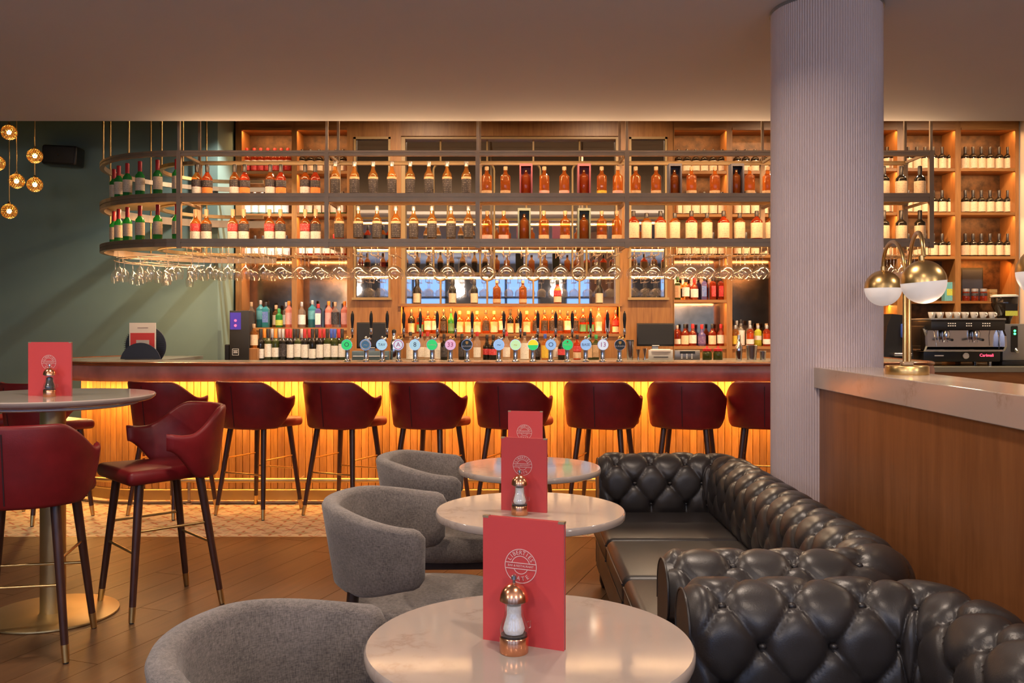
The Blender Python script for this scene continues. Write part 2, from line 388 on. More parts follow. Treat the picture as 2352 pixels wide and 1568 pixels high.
# rear wall behind the viewer with tall windows (the mirrors of the back bar show it)
wins = [(-5.6, -3.9), (-3.3, -1.6), (-1.0, .7), (1.3, 3.0), (3.6, 5.3)]
mb = MB(); xs = -6.5
for a, c in wins: mb.bb(xs, a, -3.3, -3.15, 0, 3.8); mb.bb(a, c, -3.3, -3.15, 0, .55); mb.bb(a, c, -3.3, -3.15, 2.75, 3.8); xs = c
mb.bb(xs, 6.6, -3.3, -3.15, 0, 3.8)
struct('wall_front', mb, 'wall_dark', 'dark street-side wall with tall windows behind the viewer', 'wall')
for k, (a, c) in enumerate(wins):
    w = thing('window_%d' % (k + 1), '%s tall street window in the wall behind the viewer' % ORD[k], 'window', ((a + c) / 2, -3.22, .55), kind='structure')
    hw = (c - a) / 2; fr = MB()
    for x in (-hw, -.03, hw - .06): fr.bb(x, x + .06, -.03, .03, 0, 2.2)
    for z in (0, 1.5, 2.14): fr.bb(-hw, hw, -.03, .03, z, z + .06)
    fr.build('window_frame', M['black'], w)
    for x0, x1 in ((-hw + .06, -.03), (.03, hw - .06)):
        for z0, z1 in ((.06, 1.5), (1.56, 2.14)): MB().bb(x0, x1, -.004, .004, z0, z1).build('pane', M['pane'], w)
# floor: slab, oak boards laid at an angle, patterned tiles along the bar
fl = struct('floor', MB().bb(-6.6, 6.7, -3.3, 10.1, -.12, -.012), 'floor_wood', 'brown wooden floor with a patterned tile strip along the bar', 'floor')
EDGE = 5.93
def clip(poly, a, bb, c):                 # keep a*x + b*y <= c
    out = []
    for i, p in enumerate(poly):
        q = poly[(i + 1) % len(poly)]; dp = a * p[0] + bb * p[1] - c; dq = a * q[0] + bb * q[1] - c
        if dp <= 0: out.append(p)
        if dp * dq < 0: t = dp / (dp - dq); out.append((p[0] + t * (q[0] - p[0]), p[1] + t * (q[1] - p[1])))
    return out
ang = rad(70); dx, dy = cos(ang), sin(ang); W, L = .19, 1.9
rr = random.Random(3)
for i in range(-34, 12):
    off = rr.random() * L
    for j in range(-2, 5):
        u0 = j * L + off; s0 = i * W
        loc = []
        for (u, s_) in ((u0, s0), (u0 + L - .003, s0), (u0 + L - .003, s0 + W - .0025), (u0, s0 + W - .0025)):
            loc.append((u * dx + s_ * dy, u * dy - s_ * dx))
        p = clip(clip(clip(clip(loc, 0, 1, EDGE), 0, -1, -1.2), 1, 0, 1.45), -1, 0, 5.2)
        if len(p) < 3: continue
        ar = abs(sum(p[k][0] * p[(k + 1) % len(p)][1] - p[(k + 1) % len(p)][0] * p[k][1] for k in range(len(p)))) / 2
        if ar < .004: continue
        cx, cy = loc[0]
        R = Matrix.Rotation(-ang, 3, 'Z')
        q = [(R @ Vector((x - cx, y - cy, 0)))[:2] for x, y in p]
        o = MB().prism(q, -.012, 0).build('plank', M['floor_wood'], fl); o.location = (cx, cy, 0); o.rotation_euler = (0, 0, ang)
tm = MB().bb(-.099, .099, -.099, .099, -.012, 0).mesh('tile')
for i in range(-27, 10):
    for j in range(7):
        y = EDGE + .1 + j * .2
        if i > 8: continue
        mk('tile', tm, M['tile'], fl, (i * .2, y, 0))
MB().bb(-6.4, 3.6, EDGE - .006, EDGE, -.012, .001).build('edging_strip', M['brass_soft'], fl)
# the reeded column
ca, cd, cr = rad(19.12), 4.647, .2578
CX, CY = cd * sin(ca), cd * cos(ca)
poly = []
nr = 132
for i in range(nr):
    for k, r in ((0, cr - .0045), (.22, cr), (.5, cr + .0012), (.78, cr)):
        t = 2 * pi * (i + k) / nr; poly.append((CX + r * cos(t), CY + r * sin(t)))
column = thing('column', 'round finely reeded pinkish column rising to the ceiling', 'column', kind='structure')
MB().prism(poly, 0, CZ - .012).build('shaft', M['column_paint'], column, 50)
MB().lathe([(cr + .006, CZ - .014), (cr + .006, CZ + .01)], 64, (CX, CY, 0)).build('collar', M['grey_metal'], column, 40)
# low partition with a stone ledge
part = thing('wall_partition', 'reddish wooden partition topped by a pale stone ledge', 'partition', (1.39, 0, 0), kind='structure')
mb = MB(); mb.bb(.022, .25, -1.2, 4.17, 0, 1.095); mb.build('panel', M['partition'], part)
MB().rbox(0, .275, -1.2, 4.20, 1.095, 1.19, .003, 2).build('ledge', M['ledge_stone'], part)
# picture-rail free wall ledge and skirting on the green wall
struct('baseboard_back', MB().bb(-6.5, -2.93, 8.975, 9.0, 0, .12), 'gold_wood', 'low wooden skirting along the green wall', 'baseboard')

# ------------------------------------------------------------------ the bar
BY, BZ = 6.95, 1.10
def bar_pts(off):
    r = max(.30 - off, .015); cx = 3.36 - off - r; cy = BY + off + r
    p = [(3.36 - off, 8.2)] + [(cx + r * cos(rad(a)), cy + r * sin(rad(a))) for a in range(0, -91, -10)]
    p += [(x, BY + off) for x in (2.0, .5, -1.0, -2.0)]
    R = 1.0 - off
    p += [(-2.94 + R * cos(rad(a)), 7.95 + R * sin(rad(a))) for a in range(-90, -226, -5)]
    return p
def bar_sweep(mb, prof):
    return mb.strips([[(x, y, z) for x, y in bar_pts(o)] for o, z in prof])
bar = thing('bar_counter', 'long rounded bar counter with leather edge and glowing vertical wooden boards', 'bar', (0, 0, 0))
inner = [(3.36 - .62, 8.2), (3.36 - .62, BY + .62), (-2.94, BY + .62)]
pts = bar_pts(.03); top = pts + [(-2.94, 8.62), (-2.94, BY + .62)] + [(3.36 - .62, BY + .62), (3.36 - .62, 8.2)]
MB().prism(top, BZ - .035, BZ - .006).build('countertop', M['stone_dark'], bar)
mb = MB(); bar_sweep(mb, [(.055, BZ - .03), (.055, BZ), (.02, BZ + .001), (.004, BZ - .006), (0, BZ - .016), (.006, BZ - .024), (.012, BZ - .03)])
mb.build('rim', M['rim_wood'], bar, 60)
mb = MB(); bar_sweep(mb, [(.05, BZ - .028), (.016, BZ - .030), (.010, BZ - .045), (.004, BZ - .075), (.008, BZ - .115), (.022, BZ - .145), (.05, BZ - .152)])
mb.build('leather_edge', M['leather_bar'], bar, 60)
mb = MB(); bar_sweep(mb, [(.05, BZ - .14), (.30, BZ - .14), (.30, BZ - .03), (.05, BZ - .03)]); mb.build('underside', M['rim_wood'], bar)
mb = MB(); bar_sweep(mb, [(.262, .05), (.262, BZ - .14), (.29, BZ - .14), (.29, .05)]); mb.build('front_panel', M['rim_wood'], bar)
mb = MB(); bar_sweep(mb, [(.225, 0), (.225, .078), (.232, .085), (.27, .085), (.27, 0)]); mb.build('skirting', M['skirting'], bar)
sm = MB().rbox(-.0265, .0265, 0, .024, .085, BZ - .141, .004, 1).mesh('slat')
x = 3.05
while x > -2.93:
    mk('slat', sm, M['slat'], bar, (x, BY + .24, 0)); x -= .0555
a = -90 - 2.0
while a > -224:
    o = mk('slat', sm, M['slat'], bar, (-2.94 + .76 * cos(rad(a)), 7.95 + .76 * sin(rad(a)), 0)); o.rotation_euler = (0, 0, rad(a + 90)); a -= math.degrees(.0555 / .757)
# warm LED strip under the counter overhang
for x0, x1 in ((-2.9, -.95), (-.95, 1.05), (1.05, 3.0)):
    light('bar_led', 'AREA', ((x0 + x1) / 2, BY + .080, BZ - .146), 19, AMBER, rot=(rad(16), 0, 0), sx=x1 - x0, sy=.02)
for a in (-105, -130, -155, -180):
    light('bar_led', 'AREA', (-2.94 + .90 * cos(rad(a)), 7.95 + .90 * sin(rad(a)), BZ - .146), 4.0, AMBER, rot=(0, 0, rad(a + 90)), sx=.34, sy=.02)
# foot rail
rail = thing('foot_rail', 'tubular brass foot rail running along the foot of the bar', 'rail', (0, 0, 0))
pts = [(x, y) for x, y in bar_pts(.06)][2:-4]
MB().path([(x, y, .185) for x, y in pts], .019, 10).build('rail', M['brass_soft'], rail, 60)
MB().path([(x, y, .012) for x, y in bar_pts(.075)][2:-4], .010, 8).build('floor_bar', M['bronze'], rail, 60)
for x in [2.6, 1.75, .9, .05, -.8, -1.65, -2.5]:
    MB().tube((x, BY + .06, .02), (x, BY + .06, .19), .012).tube((x, BY + .06, .185), (x, BY + .225, .185), .009).lathe([(.03, 0), (.03, .012), (.012, .016)], 14, (x, BY + .06, 0)).build('bracket', M['bronze'], rail, 50)
for a in (-120, -150, -180):
    c, s_ = cos(rad(a)), sin(rad(a))
    MB().tube((-2.94 + .94 * c, 7.95 + .94 * s_, .02), (-2.94 + .94 * c, 7.95 + .94 * s_, .19), .012).lathe([(.03, 0), (.03, .012), (.012, .016)], 14, (-2.94 + .94 * c, 7.95 + .94 * s_, 0)).build('bracket', M['bronze'], rail, 50)

# ------------------------------------------------------------------ the hanging bottle gantry
GY, GX0, GX1, GCY = 7.10, -2.61, 3.31, 8.07
GR = GCY - GY
def gan_pts(off, step=6):
    p = [(GX1, GY + off), (1.9, GY + off), (0, GY + off), (-1.4, GY + off)]
    R = GR - off
    p += [(GX0 + R * cos(rad(a)), GCY + R * sin(rad(a))) for a in range(-90, -271, -step)]
    return p + [(-2.35, GCY + R)]
def gan_sweep(mb, prof, n=None): return mb.strips([[(x, y, z) for x, y in gan_pts(o)[:n]] for o, z in prof])
gan = thing('bar_gantry', 'bronze two-tier bottle gantry with rounded end hanging over the bar', 'shelf', (0, 0, 0))
Z = dict(t0=2.713, t1=2.755, m0=2.353, m1=2.421, b0=2.001, b1=2.063)
def rail_prof(o0, w, z0, z1):             # front rail with a groove along it
    zm = (z0 + z1) / 2
    return [(o0, z0), (o0, zm - .004), (o0 + .006, zm - .004), (o0 + .006, zm + .004), (o0, zm + .004), (o0, z1), (o0 + w, z1), (o0 + w, z0)]
for z0, z1 in ((Z['t0'], Z['t1']), (Z['m0'], Z['m1']), (Z['b0'], Z['b1'])):
    mb = MB(); gan_sweep(mb, rail_prof(0, .035, z0, z1)); mb.build('front_rail', M['bronze'], gan)
    mb = MB(); gan_sweep(mb, [(.46, z1 - .03), (.46, z1), (.50, z1), (.50, z1 - .03)]); mb.build('back_rail', M['brass_soft'], gan)
for z in (Z['m1'], Z['b1']):
    mb = MB(); gan_sweep(mb, [(.03, z - .016), (.03, z - .003), (.465, z - .003), (.465, z - .016)], 20); mb.build('shelf_board', M['brass_soft'], gan)
POST = [wx(410, GY), wx(750, GY), wx(1097, GY), wx(1440, GY), wx(1790, GY), GX1 - .02]
def post(mb, x, y, z0, z1, hw=.017):
    mb.bb(x - hw, x + hw, y - .001, y + .034, z0, z1)
for x in POST:
    for k, y in enumerate((GY - .003, GY + .464)):
        mb = MB(); post(mb, x, y, Z['b0'] - .01, Z['t1']); mb.bb(x - .010, x + .010, y + .006, y + .026, Z['t1'], 3.76); mb.build('upright', M['bronze'], gan)
    for z in (Z['t1'] - .022, Z['m0'], Z['b0']):
        MB().bb(x - .009, x + .009, GY + .03, GY + .47, z, z + .02).build('cross_bar', M['bronze'], gan)
for a in (-118, -146, -178, -212, -245):
    for off in (.015, .48):
        R = GR - off; x, y = GX0 + R * cos(rad(a)), GCY + R * sin(rad(a))
        if off < .1 or a in (-146, -212): MB().tube((x, y, Z['t1'] - .02), (x, y, 3.76), .008).build('hanger_rod', M['brass'], gan, 50)
    if a < -170:
        R = GR - .015; x, y = GX0 + R * cos(rad(a)), GCY + R * sin(rad(a)); MB().tube((x, y, Z['b0']), (x, y, Z['t1']), .008).build('hanger_rod', M['brass'], gan, 50)
# shelf LED strips: under the top frame, under the middle shelf, under the bottom shelf
for k in range(5):
    x0, x1 = POST[k] + .05, POST[k + 1] - .05
    for z, p in ((Z['m0'] + .046, 6.0), (Z['b0'] + .044, 8.0)):
        light('shelf_led', 'AREA', ((x0 + x1) / 2, GY + .056, z - .020), p, LED, rot=(rad(3), 0, 0), sx=x1 - x0, sy=.03)
    light('frame_led', 'AREA', ((x0 + x1) / 2, GY + .042, Z['t0'] + .020), 5.0, LED, rot=(rad(5), 0, 0), sx=x1 - x0, sy=.02)
    light('uplight_led', 'AREA', ((x0 + x1) / 2, GY + .012, Z['t1'] + .004), 6.0, LED, rot=(rad(222), 0, 0), sx=x1 - x0, sy=.02)
for a in (-100, -125, -150, -180, -210):
    R = GR - .30; x, y = GX0 + R * cos(rad(a)), GCY + R * sin(rad(a))
    for z, p in ((Z['m0'] + .046, 1.8), (Z['b0'] + .044, 2.4)): light('shelf_led', 'AREA', (x, y, z), p, LED, rot=(0, 0, rad(a + 90)), sx=.3, sy=.03)
# stemware hangers below the bottom shelf
RACK = [440, 482, 522, 563, 604, 645, 690, 731, 778, 822, 862, 903, 948, 987, 1028, 1070, 1121, 1163, 1205, 1246, 1288, 1329, 1371, 1412, 1463, 1503, 1545, 1587, 1628, 1672, 1712, 1753,
        2048, 2072, 2096, 2120]
HZ = 1.945
for px in RACK:
    x = wx(px, GY + .1); mb = MB()
    for s_ in (-.024, .024):
        mb.path([(x + s_, GY + .06, Z['b0']), (x + s_, GY + .06, HZ - .004), (x + s_, GY + .45, HZ - .004), (x + s_, GY + .45, Z['b0'])], .0026, 5)
        mb.path([(x + s_ * 1.35, GY + .055, HZ + .006), (x + s_, GY + .06, HZ - .004)], .0026, 5)
    mb.build('glass_hanger', M['bronze'], gan, 60)
# drinking glasses, hung upside down (origin at the foot, bowl below)
def glass_mesh(name, prof):
    return MB().shell(prof, 20).mesh(name, 60)
foot = [(.0005, 0), (.034, -.001), (.0335, -.004), (.007, -.009), (.0052, -.016)]
balloon = glass_mesh('balloon_glass', foot + [(.0052, -.075), (.008, -.084), (.030, -.094), (.052, -.112), (.063, -.135), (.064, -.152), (.058, -.178), (.050, -.192)])
winegl = glass_mesh('wine_glass', foot + [(.0048, -.075), (.008, -.086), (.026, -.100), (.037, -.122), (.040, -.142), (.037, -.170), (.031, -.196)])
SIDE = lambda px: 'left bays' if px < 790 else ('middle bays' if px < 1440 else 'right bays')
gi = {}
for n, px in enumerate(RACK):
    wine = px < 640 or px > 2000
    x = wx(px, GY + .1)
    deep = 3 if (px < 900 or px > 1500) else 2
    for d in range(deep):
        kind = 'wine' if wine else 'balloon'
        o = mk('wine_glass' if wine else 'balloon_glass', winegl if wine else balloon, M['glass'], None, (x, GY + .12 + d * .135, HZ + .004))
        where = ['front', 'second', 'back'][d]
        tag(o, '%s glass hanging in the %s rack of the gantry counted from its rounded end' % (where, ORD[n] if n < 32 else 'far end ' + ORD[n - 32]) if False else
            '%s hanging %s glass, %s rack from the rounded end of the gantry' % (where, kind, ORD[n]), 'glass', 'glasses hanging under the gantry')
n = 0
for a, R in ((-95, .80), (-108, .62), (-110, .84), (-124, .78), (-138, .86), (-140, .62), (-152, .78), (-166, .86), (-170, .64), (-182, .78), (-196, .84), (-205, .62), (-214, .78), (-232, .78), (-128, .5), (-160, .5), (-190, .5), (-100, .46)):
    x, y = GX0 + R * cos(rad(a)), GCY + R * sin(rad(a))
    o = mk('wine_glass', winegl, M['glass'], None, (x, y, HZ + .004)); n += 1
    tag(o, '%s hanging wine glass in the cluster below the rounded end of the gantry' % ORD[n - 1], 'glass', 'glasses under the rounded gantry end')
mb = MB()
for R in (.46, .62, .78, .86):
    mb.path([(GX0 + R * cos(rad(a)), GCY + R * sin(rad(a)), HZ - .004) for a in range(-92, -240, -8)], .0026, 5)
for a in (-100, -140, -180, -220):
    for R in (.46, .86): mb.path([(GX0 + R * cos(rad(a)), GCY + R * sin(rad(a)), z) for z in (HZ - .004, Z['b0'])], .0026, 5)
    mb.path([(GX0 + R * cos(rad(a)), GCY + R * sin(rad(a)), HZ - .004) for R in (.46, .86)], .0026, 5)
mb.build('glass_hanger', M['bronze'], gan, 60)

# ------------------------------------------------------------------ bottles
KIND = {}
def bottle_kind(name, R, H, body, glass, lab, cap, lz=(.22, .62), neck=.30, caph=.16, cream=None, sq=0, nr=.0135):
    """R radius, H height, body = share of the height below the shoulder"""
    hb = H * body; hn = H * (1 - caph); hs = H * min(.97 - caph, body + neck * .6)
    p = [(R * .86, 0), (R, .006), (R, hb), (R * .93, hb + .25 * (hs - hb)), (R * .62, hb + .62 * (hs - hb)), (nr * 1.15, hs), (nr, hn)]
    n = 4 if sq else 14
    bd = MB().lathe(p, n)
    if sq: bd.xf(Matrix.Rotation(pi / 4, 4, 'Z'))
    d = dict(body=bd.mesh('body', 55), H=H, R=R, g=glass, l=lab, c=cap, name=name)
    if lab:
        lb = MB()
        if sq:
            k = R * .7071 + .0012; lb.bb(-k * .92, k * .92, -k - .0006, -k + .002, H * lz[0], H * lz[1])
        else: lb.shell([(R + .0012, H * lz[0]), (R + .0012, H * lz[1])], 14)
        d['label'] = lb.mesh('label', 60)
        if cream:
            lb = MB(); k = R + .0022
            lb.shell([(k, H * cream[1]), (k, H * cream[2])], 14); d['band'] = lb.mesh('label_band', 60); d['bm'] = cream[0]
    if caph > 0:
        cp = MB().lathe([(nr * 1.2, hn - .01), (nr * 1.25, H - .004), (nr * 1.05, H)], 10); d['cap'] = cp.mesh('cap', 50)
    KIND[name] = d
def bottle(kind, x, y, z, label, group, rz=None):
    k = KIND[kind]
    o = thing('bottle', label, 'bottle', (x, y, z), (random.random() - .5) * .5 if rz is None else rz, group)
    mk('body', k['body'], M[k['g']], o)
    if 'label' in k: mk('label', k['label'], M[k['l']], o)
    if 'band' in k: mk('label_band', k['band'], M[k['bm']], o)
    if 'cap' in k: mk('cap', k['cap'], M[k['c']], o)
    return o
def row(items, z, Y, where, group, step=0):
    """items: (px, kind, words); one bottle each on a shelf of height z at depth Y, counted from the left"""
    for i, (px, kind, words) in enumerate(items):
        bottle(kind, wx(px, Y), Y + (step if i % 2 else 0), z, '%s bottle from left %s, %s' % (ORD[i], where, words), group)
BK = bottle_kind
BK('green', .036, .285, .58, 'g_green', 'lab_cream', 'cap_red', (.16, .52), .26, .26)
BK('bay1a', .040, .262, .56, 'g_amber', 'lab_white', 'cap_black', (.05, .30), .3, .20, ('lab_blackl', .32, .52))
BK('bay1b', .040, .262, .56, 'g_red', 'lab_orange', 'cap_black', (.05, .28), .3, .20, ('lab_blackl', .30, .50))
BK('bay1c', .040, .258, .56, 'g_amber', 'lab_white', 'cap_cork', (.05, .30), .3, .18, ('lab_red', .32, .54))
BK('bay1d', .040, .258, .56, 'g_amber', 'lab_white', 'cap_cork', (.05, .30), .3, .18, ('lab_blackl', .32, .54))
BK('tall', .038, .285, .60, 'g_gold', 'lab_blackl', 'cap_grey', (.10, .50), .3, .10, ('lab_tan', .50, .56))
BK('stocky', .041, .245, .66, 'g_amber', 'lab_tan', 'cap_cork', (.04, .20), .2, .08)
BK('stocky_pink', .041, .245, .66, 'g_amber', 'lab_pink', 'cap_cork', (.04, .20), .2, .08)
BK('stocky_yellow', .041, .245, .66, 'g_amber', 'lab_yellow', 'cap_cork', (.04, .20), .2, .08)
BK('cream4', .046, .245, .64, 'g_red', 'lab_cream', 'cap_black', (.10, .60), .24, .14)
BK('cream4s', .042, .228, .68, 'g_amber', 'lab_cream', 'cap_black', (.10, .66), .24, .14)
BK('dark', .043, .250, .58, 'g_dark', 'lab_cream', 'cap_black', (.08, .50), .24, .26)
BK('redrow', .036, .265, .58, 'g_red', 'lab_red', 'cap_red', (.10, .34), .26, .2, ('lab_white', .40, .50))
BK('tealrow', .038, .25, .6, 'g_teal', 'lab_white', 'cap_grey', (.10, .45), .26, .14)
BK('greenrow', .038, .25, .6, 'g_green', 'lab_white', 'cap_black', (.10, .45), .26, .2)
BK('pinkrow', .038, .22, .6, 'g_pink', 'lab_white', 'cap_black', (.05, .50), .26, .2)
BK('wine_red', .0355, .31, .60, 'g_dark', 'lab_white', 'cap_red', (.08, .50), .26, .26)
BK('wine_black', .0355, .31, .60, 'g_dark', 'lab_white', 'cap_black', (.06, .36), .26, .26)
BK('wine_grey', .0355, .31, .60, 'g_dark', 'lab_blackl', 'cap_grey', (.12, .52), .26, .26)
BK('wine_white', .0355, .31, .60, 'g_olive', 'lab_white', 'cap_black', (.10, .52), .26, .26)
BK('wine_blue', .0355, .31, .60, 'g_olive', 'lab_white', 'cap_blue', (.10, .46), .26, .26)
BK('wine_orange', .0355, .31, .60, 'g_olive', 'lab_white', 'cap_orange', (.10, .40), .26, .26)
BK('gin_teal', .046, .29, .68, 'g_teal', 'lab_teal', 'cap_grey', (.3, .62), .2, .12)
BK('gin_blue', .044, .27, .70, 'g_teal', 'lab_blue', 'cap_black', (.2, .62), .2, .12, None, 1)
BK('gin_clear', .040, .27, .62, 'g_clear', 'lab_white', 'cap_grey', (.12, .50), .24, .14)
BK('gin_pink', .040, .28, .66, 'g_pink', 'lab_pink', 'cap_orange', (.12, .56), .24, .12)
BK('gin_orange', .038, .24, .62, 'g_gold', 'lab_cream', 'cap_cork', (.12, .55), .24, .14)
BK('gin_green', .038, .20, .62, 'g_green', 'lab_lime', 'cap_green', (.12, .40), .24, .16)
BK('gin_purple', .042, .25, .70, 'g_purple', 'lab_white', 'cap_red', (.12, .60), .2, .14, None, 1)
BK('gin_dark', .040, .27, .62, 'g_clear', 'lab_blackl', 'cap_cork', (.12, .60), .24, .14)
BK('whisk_dark', .036, .26, .58, 'g_dark', 'lab_cream', 'cap_black', (.04, .42), .26, .2)
BK('whisk_cream', .040, .24, .58, 'g_amber', 'lab_cream', 'cap_cork', (.06, .52), .26, .1)
BK('whisk_black', .036, .25, .60, 'g_amber', 'lab_blackl', 'cap_black', (.12, .56), .26, .14)
BK('whisk_green', .034, .27, .52, 'g_green', 'lab_green', 'cap_black', (.1, .40), .3, .16)
BK('whisk_white', .040, .24, .62, 'g_amber', 'lab_white', 'cap_black', (.16, .56), .24, .16)
BK('whisk_red', .036, .27, .60, 'g_red', 'lab_green', 'cap_black', (.08, .36), .26, .16, ('lab_blackl', .45, .62))
BK('whisk_blue', .036, .25, .62, 'g_red', 'lab_blue', 'cap_red', (.1, .58), .26, .14, None, 1)
BK('liq_white', .042, .28, .50, 'g_clear', 'lab_white', 'cap_black', (.04, .60), .34, .1)
BK('liq_dark', .042, .25, .50, 'g_dark', 'lab_red', 'cap_black', (.2, .44), .34, .12)
BK('liq_yellow', .036, .26, .62, 'g_gold', 'lab_yellow', 'cap_blue', (.08, .56), .24, .14)
BK('liq_red', .038, .25, .60, 'g_red', 'lab_cream', 'cap_black', (.06, .30), .26, .14, ('lab_red', .34, .56))
BK('liq_jager', .044, .25, .64, 'g_olive', 'lab_tan', 'cap_green', (.10, .60), .24, .12, None, 1)
BK('liq_clear', .036, .28, .62, 'g_clear', 'lab_white', 'cap_red', (.10, .45), .26, .12)
BK('liq_black', .036, .26, .60, 'g_dark', 'lab_blackl', 'cap_black', (.12, .50), .26, .14)
BK('syr_red', .038, .22, .7, 'g_red', 'lab_white', 'cap_grey', (.1, .34), .2, .12)
BK('syr_lime', .038, .22, .7, 'g_lime', 'lab_white', 'cap_grey', (.3, .5), .2, .12)
BK('syr_yellow', .038, .22, .7, 'g_gold', 'lab_yellow', 'cap_grey', (.1, .5), .2, .12)
BK('bourbon', .040, .235, .56, 'g_red', 'lab_cream', 'cap_black', (.08, .48), .26, .16)
BK('bourbon_w', .040, .235, .56, 'g_red', 'lab_white', 'cap_red', (.12, .50), .26, .16)
BK('bourbon_p', .042, .23, .5, 'g_purple', 'lab_purple', 'cap_red', (.1, .46), .26, .16)
BK('diag_blue', .036, .25, .7, 'g_purple', 'lab_blue', 'cap_black', (.15, .6), .2, .14, None, 1)
BK('diag_red', .036, .25, .7, 'g_red', 'lab_red', 'cap_black', (.15, .6), .2, .14, None, 1)
# gantry bottles
YG = GY + .22
grp = 'bottles on the bar gantry'
for r, (z, nm) in enumerate(((Z['m1'], 'upper'), (Z['b1'], 'lower'))):
    for i, a in enumerate((78, 62, 49, 38, 27, 15, 4)):
        x, y = GX0 - .86 * sin(rad(a)), GCY - .86 * cos(rad(a))
        bottle('green', x, y, z, '%s green cream-labelled bottle from the left on the %s tier of the rounded gantry end' % (ORD[i], nm), grp, rz=-rad(a))
R1 = [(452, 'bay1a', 'black and white label'), (476, 'bay1b', 'orange glass'), (539, 'bay1a', 'black and white label'), (562, 'bay1b', 'orange glass'),
      (621, 'bay1a', 'black and white label'), (645, 'bay1b', 'orange glass'), (701, 'bay1a', 'black and white label'), (724, 'bay1b', 'orange glass')]
row(R1, Z['m1'], YG, 'in upper tier of first straight bay', grp)
R2 = [(449, 'bay1c', 'red badge'), (474, 'bay1d', 'black badge'), (535, 'bay1c', 'red badge'), (560, 'bay1d', 'black badge'), (619, 'bay1c', 'red badge'), (644, 'bay1d', 'black badge'), (701, 'bay1c', 'red badge'), (725, 'bay1d', 'black badge')]
row(R2, Z['b1'], YG, 'in lower tier of first straight bay', grp)
tw = 'tall golden whiskey'
row([(p, 'tall', tw) for p in (770, 814, 857, 900, 942, 985, 1027, 1071)], Z['m1'], YG, 'in the upper tier of the second bay', grp)
row([(p, 'tall', tw) for p in (779, 823, 866, 909, 950, 992, 1036, 1076)], Z['b1'], YG, 'in the lower tier of the second bay', grp)
row([(1118, 'stocky', 'tan label'), (1161, 'stocky', 'tan label'), (1250, 'stocky_pink', 'pink label'), (1296, 'stocky_pink', 'pink label'), (1382, 'stocky_yellow', 'yellow label'), (1419, 'stocky_pink', 'pink label')],
    Z['m1'], YG, 'in the upper tier of the third bay', grp)
row([(1119, 'stocky_pink', 'pink label'), (1157, 'stocky_pink', 'pink label'), (1249, 'stocky', 'tan label'), (1298, 'stocky', 'tan label'), (1382, 'stocky', 'tan label'), (1417, 'stocky', 'tan label')],
    Z['b1'], YG, 'in the lower tier of the third bay', grp)
row([(p, 'stocky', 'stocky amber whiskey') for p in (1460, 1507, 1588, 1642, 1722, 1763, 1815, 1860)], Z['m1'], YG, 'in the upper tier of the fourth bay', grp)
row([(p, 'cream4' if i % 2 == 0 else 'cream4s', 'wide cream label') for i, p in enumerate((1455, 1485, 1517, 1550, 1588, 1624, 1662, 1699, 1738, 1770))], Z['b1'], YG, 'in the lower tier of the fourth bay', grp)
for z, nm in ((Z['m1'], 'upper'), (Z['b1'], 'lower')):
    row([(p, 'dark', 'black glass') for p in (2030, 2070, 2113)], z, YG, 'in %s gantry tier past the column' % nm, grp)
def boxed(px, z, frame, label):
    t = thing('boxed_bottle', label, 'gift box', (wx(px, YG), YG, z), 0, 'gift boxes on the gantry')
    mb = MB(); w, h, dp = .052, .262, .05
    mb.bb(-w, -w + .012, -dp, dp, 0, h); mb.bb(w - .012, w, -dp, dp, 0, h); mb.bb(-w + .012, w - .012, -dp, dp, 0, .012); mb.bb(-w + .012, w - .012, -dp, dp, h - .02, h); mb.bb(-w + .012, w - .012, dp - .008, dp, .012, h - .02)
    mb.build('box_frame', M[frame], t); k = KIND['stocky']
    b_ = mk('bottle', k['body'], M['g_amber'], t, (0, 0, .012)); b_.scale = (.85, .85, .92)
pm('box_plum', (.22, .055, .085), .5); pm('box_navy', (.05, .05, .075), .5); pm('box_green', (.10, .13, .11), .5)
for px, z, f, w in ((1208, 'm1', 'box_plum', 'left plum gift box with a bottle on the upper third bay'), (1341, 'm1', 'box_plum', 'right plum gift box with a bottle on the upper third bay'),
                    (1204, 'b1', 'box_green', 'left grey-green gift box with a bottle on the lower third bay'), (1341, 'b1', 'box_green', 'right grey-green gift box with a bottle on the lower third bay'),
                    (1549, 'm1', 'box_navy', 'left navy gift box with a bottle on the upper fourth bay'), (1691, 'm1', 'box_navy', 'right navy gift box with a bottle on the upper fourth bay')):
    boxed(px, Z[z], f, w)

